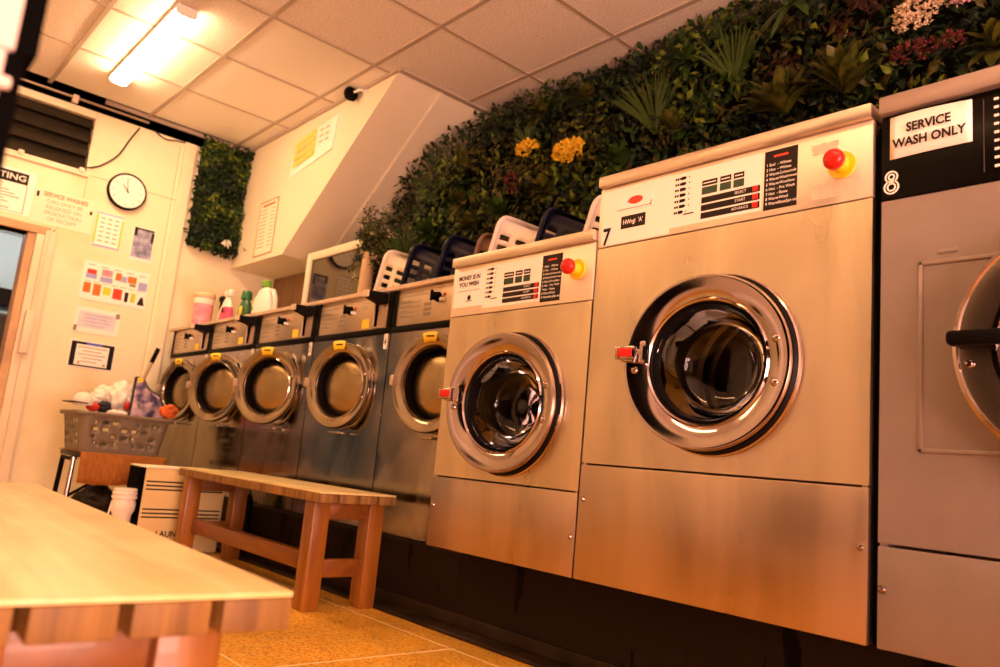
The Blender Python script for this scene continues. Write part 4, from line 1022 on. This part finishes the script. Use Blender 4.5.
ob('hook', MB().tube([(-5.16, 2.106, 1.845), (-5.16, 2.09, 1.84), (-5.16, 2.088, 1.855)], .004, 8), M['ink'], hk)

# ------------------------------------------------------------------ CLOCK AND NOTICES ON THE FAR WALL
yc, zc, rc = 1.343, 2.078, .122
ck = thing('wall_clock', 'round black-rimmed white clock on the far wall', 'clock', (XW, yc, zc))
ob('case', MB().lathe([(.0001, .002), (rc, .002), (rc, .028), (rc * .985, .035), (rc * .92, .036), (rc * .90, .030)], XW, yc, zc, 56, 'x').lathe([(rc * .9, .0302), (.0001, .0302)], XW, yc, zc, 56, 'x', 0), M['black'], ck)
ob('face', MB().lathe([(rc * .905, .0305), (.0001, .031)], XW, yc, zc, 56, 'x'), M['paper'], ck)
Y_ = (0, 1, 0)
nm = MB(); xf = XW + .0325
for k in range(12):
    a_ = PI / 2 - k * PI / 6; nm.text(str(k or 12), (xf, yc + math.cos(a_) * rc * .72, zc + math.sin(a_) * rc * .72 - .008), Y_, Z_, .021, align='CENTER')
for k in range(60):
    a_ = 2 * PI * k / 60; c_, s_ = math.cos(a_), math.sin(a_); p = Vector((xf, yc + c_ * rc * .86, zc + s_ * rc * .86)); t_ = Vector((0, -s_, c_)) * .0008; n_ = Vector((0, c_, s_)) * .004
    nm.quad([p - t_, p + t_, p + t_ + n_, p - t_ + n_])
ob('numerals', nm, M['ink_grey'], ck, smooth=0, fixn=False)
hm = MB()
for deg, L_, w in ((132, .055, .0042), (99, .085, .0028)):     # hands near five to ten
    a_ = math.radians(deg); c_, s_ = math.cos(a_), math.sin(a_); p = Vector((XW + .035, yc, zc)); t_ = Vector((0, -s_, c_)) * w; n_ = Vector((0, c_, s_))
    hm.quad([p - t_ - n_ * .012, p + t_ - n_ * .012, p + t_ * .5 + n_ * L_, p - t_ * .5 + n_ * L_])
hm.lathe([(.006, .033), (.005, .037), (.0001, .037)], XW, yc, zc, 14, 'x')
ob('hands', hm, M['ink'], ck, smooth=0, fixn=False)

def notice(name, label, y0, y1, z0, z1, m='paper', base_x=XW, t=.003):
    o = thing(name, label, 'notice', (base_x, (y0 + y1) / 2, z0))
    ob('sheet', MB().box(base_x + .0005, base_x + t, y0, y1, z0, z1), M[m], o, smooth=0); return o
def yrect(mb, y0, y1, z0, z1, lift=.0034, x=XW): mb.quad([(x + lift, y0, z0), (x + lift, y1, z0), (x + lift, y1, z1), (x + lift, y0, z1)])
xl = XW + .0036
# waiting notice (cut by the picture edge)
o = notice('notice_board', 'white notice with a black header strip above the doorway', .42, .83, 1.755, 2.03)
mb = MB(); yrect(mb, .43, .790, 1.944, 2.014); ob('header', mb, M['ink'], o, smooth=0, fixn=False)
ob('header_lettering', MB().text('WAITING', (XW + .0042, .780, 1.963), Y_, Z_, .050, align='RIGHT', bold=.0008, squash=1.22), M['ink_white'], o, smooth=0, fixn=False)
mb = MB(); r = random.Random(6)
for q in range(9):
    z = 1.925 - q * .018; yrect(mb, .45, .76 - r.random() * .12, z, z + .005)
ob('text_lines', mb, M['ink_orange'], o, smooth=0, fixn=False)
mb = MB()
for (ya, yb, za, zb) in ((.788, .792, 1.765, 1.945), (.44, .792, 1.765, 1.768)): yrect(mb, ya, yb, za, zb)
ob('border', mb, M['ink_grey'], o, smooth=0, fixn=False)
# service washes
o = notice('notice_sheet', 'cream handwritten style sheet headed SERVICE WASHES beside the clock', .835, 1.178, 1.738, 1.958, 'paper_cream')
ob('heading', MB().text('SERVICE WASHES', (xl, 1.008, 1.916), Y_, Z_, .037, align='CENTER', squash=.88, bold=.0009), M['ink_orange'], o, smooth=0, fixn=False)
mb = MB()
for q, ln in enumerate(('CAN ONLY BE', 'RELEASED ON', 'PRODUCTION', 'OF RECEIPT')):
    mb.text(ln, (xl, 1.008, 1.876 - q * .037), Y_, Z_, .034, align='CENTER', squash=.94)
ob('lettering', mb, M['ink_faint'], o, smooth=0, fixn=False)
mb = MB(); yrect(mb, .845, .860, 1.90, 1.935); yrect(mb, 1.153, 1.168, 1.865, 1.89); ob('corner_marks', mb, M['ink_dark'], o, smooth=0, fixn=False)
# green edged list
o = notice('price_list', 'white list with lime green side borders under the clock', 1.193, 1.364, 1.678, 1.905)
mb = MB(); yrect(mb, 1.196, 1.208, 1.70, 1.89); yrect(mb, 1.350, 1.362, 1.69, 1.88); ob('borders', mb, M['ink_green'], o, smooth=0, fixn=False)
mb = MB()
for q in range(6):
    for k in range(3): yrect(mb, 1.225 + k * .042, 1.25 + k * .042, 1.865 - q * .03, 1.873 - q * .03)
ob('text_lines', mb, M['ink_faint'], o, smooth=0, fixn=False)
mb = MB(); yrect(mb, 1.195, 1.362, 1.895, 1.903); yrect(mb, 1.195, 1.362, 1.68, 1.69); ob('edge_strip', mb, M['ink_violet'], o, smooth=0, fixn=False)
# grey-blue certificate
o = notice('certificate', 'grey-blue printed certificate on the far wall below and right of the clock', 1.430, 1.568, 1.642, 1.872)
mb = MB(); yrect(mb, 1.435, 1.563, 1.665, 1.868); ob('print', mb, mat('certificate_print', (.46, .48, .66), .6, col2=(.16, .17, .32), vscale=24), o, smooth=0, fixn=False)
mb = MB(); yrect(mb, 1.435, 1.455, 1.81, 1.868, .0042); yrect(mb, 1.545, 1.563, 1.78, 1.85, .0042); yrect(mb, 1.45, 1.56, 1.855, 1.866, .0042); ob('dark_corners', mb, M['ink_dark'], o, smooth=0, fixn=False)
# picture price list
o = notice('picture_chart', 'wide white chart with two rows of small product pictures on the far wall', 1.177, 1.578, 1.328, 1.575, 'paper')
cells = [('ink_red', .02, .075, .68, .80), ('ink_violet', .015, .08, .56, .68), ('pink', .105, .17, .68, .86), ('ink_violet', .10, .175, .52, .66), ('ink_orange', .19, .225, .64, .84), ('ink_violet', .225, .26, .62, .78), ('ink_orange', .265, .32, .64, .82), ('ink_grey', .28, .32, .55, .63), ('ink_violet', .335, .39, .50, .72)]
cells += [('ink_orange', .012, .055, .18, .44), ('ink_orange', .07, .115, .14, .44), ('ink_yellow', .13, .175, .20, .40), ('ink_red', .19, .245, .14, .42), ('ink_dark', .262, .285, .12, .38), ('ink_green', .30, .328, .14, .38)]
by = {}
for (m_, a0, a1, c0, c1) in cells: yrect(by.setdefault(m_, MB()), 1.182 + a0, 1.182 + a1, 1.328 + .247 * c0, 1.328 + .247 * c1)
by.setdefault('ink_dark', MB()).quad([(xl, 1.182 + .342, 1.353), (xl, 1.182 + .39, 1.353), (xl, 1.182 + .376, 1.408), (xl, 1.182 + .362, 1.408)])
for m_, mb in by.items(): ob('pictures', mb, M[m_], o, smooth=0, fixn=False)
mb = MB()
for k in range(7): yrect(mb, 1.195 + k * .053, 1.235 + k * .053, 1.445, 1.449)
for k in range(5): yrect(mb, 1.20 + k * .078, 1.245 + k * .078, 1.552 - k * .002, 1.557 - k * .002)
ob('captions', mb, M['ink_faint'], o, smooth=0, fixn=False)
# pale notice with corner ornaments
o = notice('pale_notice', 'pale violet notice with dark corner ornaments between the chart and framed notice', 1.176, 1.446, 1.118, 1.278)
mb = MB(); yrect(mb, 1.20, 1.42, 1.15, 1.25); ob('tint', mb, mat('pale_violet_print', (.78, .76, .84), .7, col2=(.62, .60, .78), vscale=14), o, smooth=0, fixn=False)
mb = MB(); yrect(mb, 1.180, 1.200, 1.122, 1.158, .0042); yrect(mb, 1.415, 1.440, 1.236, 1.270, .0042); ob('ornaments', mb, M['ink_grey'], o, smooth=0, fixn=False)
mb = MB()
for q in range(4): yrect(mb, 1.225, 1.395 - (q % 2) * .03, 1.232 - q * .022, 1.236 - q * .022, .0042)
ob('text_lines', mb, M['ink_violet'], o, smooth=0, fixn=False)
# black framed notice
o = notice('framed_notice', 'white notice with a thick black border, lowest on the far wall', 1.184, 1.448, .896, 1.066)
mb = MB()
for (ya, yb, za, zb) in ((1.190, 1.220, .902, 1.058), (1.412, 1.442, .902, 1.058), (1.22, 1.412, 1.042, 1.058), (1.22, 1.412, .902, .912)): yrect(mb, ya, yb, za, zb)
ob('border', mb, M['ink'], o, smooth=0, fixn=False)
mb = MB(); yrect(mb, 1.275, 1.365, 1.044, 1.056, .0042); ob('blue_mark', mb, mat('blue_print', (.10, .14, .80), .5), o, smooth=0, fixn=False)
mb = MB()
for q, (ya, yb) in enumerate(((1.23, 1.40), (1.26, 1.37), (1.235, 1.395), (1.26, 1.38), (1.25, 1.35))): yrect(mb, ya, yb, 1.022 - q * .022, 1.027 - q * .022)
for y_ in (1.235, 1.385): mb.quad([(xl, y_, .92), (xl, y_ + .02, .92), (xl, y_ + .01, .938)])
ob('text_lines', mb, M['ink_grey'], o, smooth=0, fixn=False)

# notices on the bulkhead (plane y = 2.11)
o = thing('bulkhead_poster', 'landscape poster with four lines of yellow writing on the bulkhead', 'notice', (-4.33, 2.11, 2.30))  # paper poster, not a fixed sign board
yb_ = 2.1085
sh_ = MB().add([(-4.645, yb_, 2.255), (-4.10, yb_ - .012, 2.325), (-4.085, yb_ - .004, 2.545), (-4.632, yb_, 2.50), (-4.645, yb_ + .001, 2.255), (-4.10, yb_ + .001, 2.325), (-4.085, yb_ + .001, 2.545), (-4.632, yb_ + .001, 2.50)], BOXF)
ob('sheet', sh_, M['paper'], o, smooth=0)
yw, gw = MB(), MB(); r = random.Random(9)
for q in range(4):
    z = 2.45 - q * .047; x_ = -4.60
    while x_ < -4.33:
        w_ = r.uniform(.016, .03); yw.quad([(x_, yb_ - .0125, z + (x_ + 4.6) * .13), (x_ + w_, yb_ - .0125, z + (x_ + w_ + 4.6) * .13), (x_ + w_, yb_ - .0125, z + .034 + (x_ + w_ + 4.6) * .13), (x_, yb_ - .0125, z + .034 + (x_ + 4.6) * .13)]); x_ += w_ + .006
for q in range(3):
    for k in range(2): gw.quad([(-4.27 + k * .07, yb_ - .0125, 2.48 - q * .04), (-4.225 + k * .07, yb_ - .0125, 2.485 - q * .04), (-4.225 + k * .07, yb_ - .0125, 2.495 - q * .04), (-4.27 + k * .07, yb_ - .0125, 2.49 - q * .04)])
ob('yellow_writing', yw, M['ink_yellow'], o, smooth=0, fixn=False); ob('grey_writing', gw, M['ink_faint'], o, smooth=0, fixn=False)
o = thing('narrow_price_list', 'tall narrow framed list on the bulkhead next to the leaf panel', 'notice', (-4.89, 2.11, 1.76))
ob('sheet', MB().box(-5.025, -4.755, yb_, yb_ + .001, 1.775, 2.155), M['paper_cream'], o, smooth=0)
mb = MB().box(-5.028, -5.021, yb_ - .004, yb_, 1.772, 2.158).box(-4.759, -4.752, yb_ - .004, yb_, 1.772, 2.158).box(-5.028, -4.752, yb_ - .004, yb_, 2.151, 2.158).box(-5.028, -4.752, yb_ - .004, yb_, 1.772, 1.779)
ob('frame', mb, M['ink_faint'], o, smooth=0)
mb = MB()
for q in range(11): mb.box(-5.0, -4.90, yb_ - .0005, yb_, 2.09 - q * .026, 2.096 - q * .026); mb.box(-4.85, -4.79, yb_ - .0005, yb_, 2.09 - q * .026, 2.096 - q * .026)
ob('text_lines', mb, M['ink_faint'], o, smooth=0)
ob('heading', MB().box(-4.985, -4.80, yb_ - .0005, yb_, 2.118, 2.135), M['ink_orange'], o, smooth=0)

# ------------------------------------------------------------------ BENCHES
def bench(label, x0, x1, y0, y1, zt, plank=4, th=.036, din=0.0):
    t = thing('wooden_bench', label, 'bench', ((x0 + x1) / 2, (y0 + y1) / 2, 0), 'slatted wooden benches')
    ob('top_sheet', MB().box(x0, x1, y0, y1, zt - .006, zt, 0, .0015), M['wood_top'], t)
    gp = .011; w = (y1 - y0 - gp * (plank - 1)) / plank
    for k in range(plank):
        a = y0 + k * (w + gp)
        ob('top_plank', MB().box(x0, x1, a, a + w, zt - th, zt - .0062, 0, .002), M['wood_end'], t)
    ins = .075
    for xa in (x0 + .04, x1 - .04 - ins):
        for ya in (y0 + .012, y1 - .012 - .062 - din):
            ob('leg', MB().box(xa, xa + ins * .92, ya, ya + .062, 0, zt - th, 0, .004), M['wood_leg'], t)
        ob('cross_rail', MB().box(xa + .012, xa + .052, y0 + .07, y1 - .07, zt - th - .058, zt - th - .001, 0, .003), M['wood_rail'], t)
        ob('cross_rail', MB().box(xa + .014, xa + .046, y0 + .07, y1 - .07, .105, .165, 0, .003), M['wood_rail'], t)
    ym = (y0 + y1) / 2
    ob('stretcher', MB().box(x0 + .09, x1 - .09, ym - .10, ym - .065, .118, .178, 0, .003), M['wood_rail'], t)
    return t
bench('slatted wooden bench beside the black plinth in front of the dryers', -3.62, -2.335, 1.325, 1.63, .3935)
fb_ = bench('pale-topped wooden bench in the foreground, closest to the camera', -2.03, -.711, .087, .387, .3935, 4, .036, .032)
fb_.rotation_euler.z = math.radians(-2.0); fb_.location.y += .022

# ------------------------------------------------------------------ LOW TABLE, GREY BASKET AND ITS CONTENTS
tb = thing('low_table', 'low chrome-legged table under a brown cloth by the far wall', 'table', (-4.66, 1.27, 0))
ob('table_top', MB().box(-4.86, -4.44, 1.115, 1.535, .375, .398, 0, .004), M['dgrey'], tb)
for (x_, y_, m_) in ((-4.45, 1.088, 'chrome'), (-4.48, 1.50, 'chrome'), (-4.68, 1.092, 'black'), (-4.82, 1.50, 'black')):
    ob('leg', MB().tube([(x_, y_, .375), (x_ + .02 * (1 if x_ > -4.6 else -1), y_ + (-.012 if y_ < 1.2 else -.01), 0)], .012, 12), M[m_], tb)
ob('frame_rail', MB().tube([(-4.45, 1.088, .365), (-4.68, 1.092, .365)], .010, 10).tube([(-4.56, 1.09, .365), (-4.56, 1.13, .37)], .010, 10), M['black'], tb)
ob('brace', MB().tube([(-4.83, 1.48, .36), (-4.85, 1.09, .08)], .008, 8), M['black'], tb)
cl = MB(); nx, ny = 14, 22; vs = []
xs_ = [-4.865 + .450 * k / 8 for k in range(9)]; ys_ = [1.108 + .432 * k / 16 for k in range(17)]
rowsx = [(x_, 0) for x_ in xs_] + [(-4.411, d_) for d_ in (.03, .07, .11, .145)]
for y_i, y_ in enumerate(ys_):
    for (x_, d_) in rowsx:
        hem = d_ * (1 - .1 * math.sin(y_ * 9)); wv = .010 * math.sin(y_ * 30) * (d_ / .15)
        vs.append((x_ + wv, y_, .4025 - hem))
nr = len(rowsx)
cl.add(vs, [(k * nr + q, k * nr + q + 1, (k + 1) * nr + q + 1, (k + 1) * nr + q) for k in range(16) for q in range(nr - 1)])
o = ob('table_cloth', cl, M['cloth_brown'], base=(-4.66, 1.27, .4005), smooth=60); tag(o, 'brown ribbed cloth draped over the low table under the grey basket', 'cloth')
m_ = o.modifiers.new('t', 'SOLIDIFY'); m_.thickness = .003; m_.offset = 1

t = thing('laundry_basket', 'grey plastic laundry basket full of things on the cloth-covered table', 'laundry basket', (-4.65, 1.315, .404), 'laundry baskets along the back')
GX, GY = -4.65, 1.318
bm1 = basket_mesh(.232, .185, .205, .86, 11, (2, 1), .018, 1)
o1 = ob('tub', MB().add([(GX + v[1], GY + v[0], .406 + v[2]) for v in bm1.v], bm1.f), M['basket_grey'], t, smooth=45)
md = o1.modifiers.new('t', 'SOLIDIFY'); md.thickness = .003
rm_ = rim_mesh(.232, .185, .205)
ob('rim', MB().add([(GX + v[1], GY + v[0], .406 + v[2]) for v in rm_.v], rm_.f), M['basket_grey'], t, smooth=60)

def blob(name, label, cat, c, r, m, seed, sx=1, sy=1, sz=1, amp=.35, sub=4, group=None, freq=2.2):
    bm = bmesh.new(); bmesh.ops.create_icosphere(bm, subdivisions=sub, radius=1)
    for v in bm.verts:
        n_ = noise.noise(v.co * freq + Vector((seed * 3.7, seed, 0))) * amp + noise.noise(v.co * freq * 2.7 + Vector((seed, 0, seed * 2.))) * amp * .4
        ridge = abs(noise.noise(v.co * freq * 1.6 + Vector((0, seed * 5., 0)))) * amp * .8
        v.co = v.co * (1 + n_ - ridge)
        v.co = Vector((v.co.x * r * sx, v.co.y * r * sy, v.co.z * r * sz))
    mb = MB().bm_add(bm, 0, Matrix.Translation(c)); o = ob(name, mb, m, base=c, smooth=80); return tag(o, label, cat, group)
blob('plastic_bag', 'larger crumpled white bag in the grey basket, beside the purple pouch', 'bag', (-4.68, 1.335, .695), .092, M['cloth_white'], 1, .9, .95, 1.15)
blob('plastic_bag', 'white crumpled bag in the middle back of the grey basket', 'bag', (-4.74, 1.26, .70), .072, M['cloth_white'], 2, 1, .9, 1)
blob('plastic_bag', 'small white bag above the dark cloth at the doorway end of the grey basket', 'bag', (-4.62, 1.20, .69), .055, M['cloth_white'], 3, .9, .9, .9)
blob('folded_cloth', 'red cloth ball beside the black cap in the grey basket', 'cloth', (-4.53, 1.155, .640), .030, M['cloth_red'], 4, .9, 1.1, .8, .2)
blob('small_cloth', 'small red cloth tucked into the white bag', 'cloth', (-4.60, 1.345, .665), .018, M['cloth_red'], 5, .9, .9, 1.3, .2)
blob('dark_cloth', 'black cloth bundle between the red cloth and white bag', 'cloth', (-4.55, 1.215, .642), .036, M['cloth_navy'], 6, 1, 1.05, 1.0, .35)
blob('orange_rag', 'bright orange rag hanging over the dryer end of the grey basket', 'cloth', (-4.49, 1.535, .660), .052, M['cloth_orange'], 7, .7, 1.0, .75, .35)
blob('white_rag', 'cream rag along the basket rim below the white bag', 'cloth', (-4.50, 1.27, .620), .028, M['cloth_white'], 8, .8, 2.0, .6, .25)
blob('dark_sack', 'dark sack on the floor under the low table', 'sack', (-4.65, 1.28, .125), .105, M['dark_sack'], 9, 1.1, 1.2, 1.0, .3)
t = thing('cap', 'black peaked cap with a white crown at the doorway end of the basket', 'cap', (-4.52, 1.09, .622))
t.scale = (1.45, 1.45, 1.45)
cp_ = MB().lathe([(.034, .012), (.036, .02), (.033, .04), (.022, .054), (.0001, .06)], -4.53, 1.10, .625, 24)
ob('crown', cp_, M['cloth_white'], t)
ob('peak', MB().lathe([(.0001, .006), (.030, .004), (.031, .008), (.0001, .012)], -4.515, 1.075, .638, 24, sy=1.5), M['cloth_navy'], t)
# purple pouch: flat bag standing in the basket
pm_ = MB(); n1, n2 = 10, 8; vs = []
for side in (0, 1):
    for q in range(n2 + 1):
        v_ = q / n2
        for k in range(n1 + 1):
            u = k / n1; bul = .035 * math.sin(PI * u) ** .6 * math.sin(PI * min(1, v_ + .05)) ** .5 if 0 < u < 1 else 0
            top = .215 - .13 * max(0, (u - .12)) + (.05 * abs(u - .55) if u > .2 else 0)
            y_ = 1.338 + .180 * u + .02 * v_ * (1 - 2 * u) + .035 * (1 - v_) * (u > .8) * (u - .8) * 4
            vs.append((-4.52 - .05 * v_ + (bul if side == 0 else -bul) + .006 * math.sin(9 * u + 5 * v_), y_, .615 + top * v_))
N_ = (n1 + 1) * (n2 + 1)
for side in (0, 1):
    for q in range(n2):
        for k in range(n1):
            a0 = side * N_ + q * (n1 + 1) + k; pm_.f.append((a0, a0 + 1, a0 + n1 + 2, a0 + n1 + 1)); pm_.mi.append(0)
pm_.v = [tuple(p) for p in vs]
t = thing('purple_pouch', 'purple patterned fabric pouch with dark trim standing in the grey basket', 'pouch', (-4.54, 1.43, .61))
ob('pouch', pm_, M['cloth_purple'], t, smooth=70)
def vv(u, v_, dx=0): 
    q, k = int(v_ * n2), int(u * n1); return Vector(vs[q * (n1 + 1) + k]) + Vector((dx, 0, 0))
ob('trim', MB().tube([vv(0, q / n2) for q in range(n2 + 1)], .006, 8).tube([vv(k / n1, 1) for k in range(n1 + 1)], .0045, 8).tube([vv(1, q / n2) for q in range(n2 + 1)], .005, 8), M['cloth_navy'], t)
ob('yellow_label', MB().box(-4.565, -4.558, 1.365, 1.395, .80, .828, 0, .003), M['sticker'], t)

t = thing('mop', 'mop with a dark grip leaning between the basket and the first dryer', 'mop', (-4.95, 1.40, 0))
mp0, mp1 = Vector((-5.05, 1.40, .27)), Vector((-5.0, 1.585, 1.05))
mp0 = mp1 + (Vector((-5.0, 1.515, .81)) - mp1) * 4.25
ob('handle', MB().tube([mp0, mp1.lerp(mp0, .09)], .0105, 12), M['pole'], t)
ob('grip', MB().tube([mp1.lerp(mp0, .09), mp1], [.0135, .0135], 12), M['black'], t)
mh = MB(); r = random.Random(8); c = mp0
for k in range(40):
    a_ = r.uniform(0, 2 * PI); mh.tube([c + Vector((0, 0, .02)), c + Vector((math.cos(a_) * .05, math.sin(a_) * .05, -.004)), Vector((c.x + math.cos(a_) * .07, c.y + math.sin(a_) * .07, .008))], .006, 5)
ob('mop_head', mh, M['cloth_sand'], t)

# striped laundry bag, white tub
t = thing('laundry_bag', 'sand-coloured laundry bag with dark triple stripes by the bench end', 'laundry bag', (-3.80, 1.34, 0))
bx0, bx1, by0, by1, bzt = -3.93, -3.70, 1.205, 1.59, .380
ob('bag_body', MB().box(bx0, bx1, by0 + .003, by1, .002, bzt, 0, .012, 3), M['cloth_sand'], t)
ob('bag_side', MB().box(bx0 + .012, bx1 - .004, by0 - .001, by0 + .006, .01, bzt - .004, 0, .002), M['gap'], t)['label'] = 'black side panel of the bag'
ob('bag_flap', MB().box(bx0 + .01, bx1 + .004, by0, by1 - .02, bzt - .004, bzt + .004, 0, .003), M['paper_cream'], t)
stp = MB()
for zc_ in (.318, .300, .283, .195, .177, .160): stp.box(bx1 - .001, bx1 + .0012, by0 + .014, by1 - .014, zc_ - .0032, zc_ + .0032)
ob('stripes', stp, M['ink_dark'], t, smooth=0)
lt_ = MB().text('LAUNDRY', (bx1 + .0016, by0 + .17, .075), Y_, Z_, .036, align='CENTER', bold=.0008)
ob('lettering', lt_, M['ink_dark'], t, smooth=0)
t = thing('plastic_pot', 'white plastic pot with a ribbed collar in front of the striped bag', 'pot', (-3.74, 1.148, 0))
px_, py_ = -3.74, 1.148
ob('pot_body', MB().lathe([(.0001, 0), (.033, 0), (.036, .01), (.040, .165), (.050, .185), (.052, .215), (.047, .228), (.047, .234)], px_, py_, 0, 36), M['white'], t)
ob('collar', MB().lathe([(.047, .232), (.053, .236), (.053, .246), (.048, .25), (.052, .254), (.052, .262), (.047, .267), (.050, .271), (.049, .279), (.0001, .28)], px_, py_, 0, 36), M['white'], t)
ob('carry_handle', MB().tube([(px_, py_ - .05, .21), (px_ + .012, py_ - .06, .16), (px_ + .016, py_ - .055, .08), (px_ + .012, py_ - .042, .05)], .004, 8), M['white'], t)
t = thing('hand_bag', 'black rounded bag hanging behind the bench at the striped bag edge', 'bag', (-3.60, 1.66, 0))
ob('bag_body', MB().lathe([(.0001, 0), (.030, .004), (.033, .15), (.030, .25), (.018, .285), (.0001, .29)], -3.60, 1.660, 0.003, 24, sx=.8), M['black'], t)
ob('strap', MB().tube([(-3.60, 1.645, .28), (-3.60, 1.66, .325), (-3.60, 1.675, .28)], .006, 8), M['black'], t)

# ------------------------------------------------------------------ OPPOSITE SIDE (seen only in reflections)
sx_ = -3.2
t = thing('stacked_dryer', 'white stacked double dryer on the wall opposite the washers', 'tumble dryer', (sx_, YF + .3, 0))
ob('cabinet', MB().box(sx_ - .38, sx_ + .38, YF + .005, YF + .6, 0, 1.75, 0, .01), M['white'], t)
for z_ in (.5, 1.3):
    dd = ob('door', MB().lathe([(.22, 0), (.22, .03), (.2, .04), (.15, .042)], sx_, YF + .6, z_, 48, 'y'), M['steel_lid'], t)
    ob('door_window', MB().lathe([(.15, .02), (.15, .043), (.1, .05), (.0001, .052)], sx_, YF + .6, z_, 40, 'y'), M['black_gloss'], dd)

# ------------------------------------------------------------------ CAMERA, WORLD, LIGHT
cam = bpy.data.cameras.new('camera'); co = bpy.data.objects.new('camera', cam); COL.objects.link(co)
pitch, roll, yaw = [math.radians(v) for v in (9.66973356, 5.42475596, 48.79968105)]
fwd = Vector((-math.sin(yaw) * math.cos(pitch), math.cos(yaw) * math.cos(pitch), math.sin(pitch)))
right = Vector((math.cos(yaw), math.sin(yaw), 0)); upv = right.cross(fwd)
r2 = right * math.cos(roll) + upv * math.sin(roll); u2 = -right * math.sin(roll) + upv * math.cos(roll)
co.matrix_world = Matrix.Translation((0, 0, CAMZ)) @ Matrix((r2, u2, -fwd)).transposed().to_4x4()
cam.sensor_width = 36; cam.lens = 36 * 777.63 / 1000; cam.clip_start = .02
cam.dof.use_dof = True; cam.dof.focus_distance = 1.95; cam.dof.aperture_fstop = 4.2
SC.camera = co

w = bpy.data.worlds.new('world'); SC.world = w; w.use_nodes = True
w.node_tree.nodes['Background'].inputs[0].default_value = (1, .55, .35, 1); w.node_tree.nodes['Background'].inputs[1].default_value = .02
la = bpy.data.lights.new('pink_window_fill', 'AREA'); la.shape = 'RECTANGLE'; la.size = 2.2; la.size_y = 1.7; la.energy = 420; la.color = (1.0, .52, .40)  # pink fill added outside the shop window, tilted up to brighten the ceiling
lo = bpy.data.objects.new('pink_window_fill', la); COL.objects.link(lo); lo.location = (XR + .45, -.05, .85); lo.rotation_euler = (0, PI / 2 + .80, 0)

SC.view_settings.view_transform = 'Standard'; SC.view_settings.look = 'None'; SC.view_settings.gamma = 1; SC.view_settings.exposure = 0.0
SC.view_settings.use_curve_mapping = False
SC.cycles.use_denoising = True
SC.cycles.max_bounces = 10; SC.cycles.sample_clamp_indirect = 6
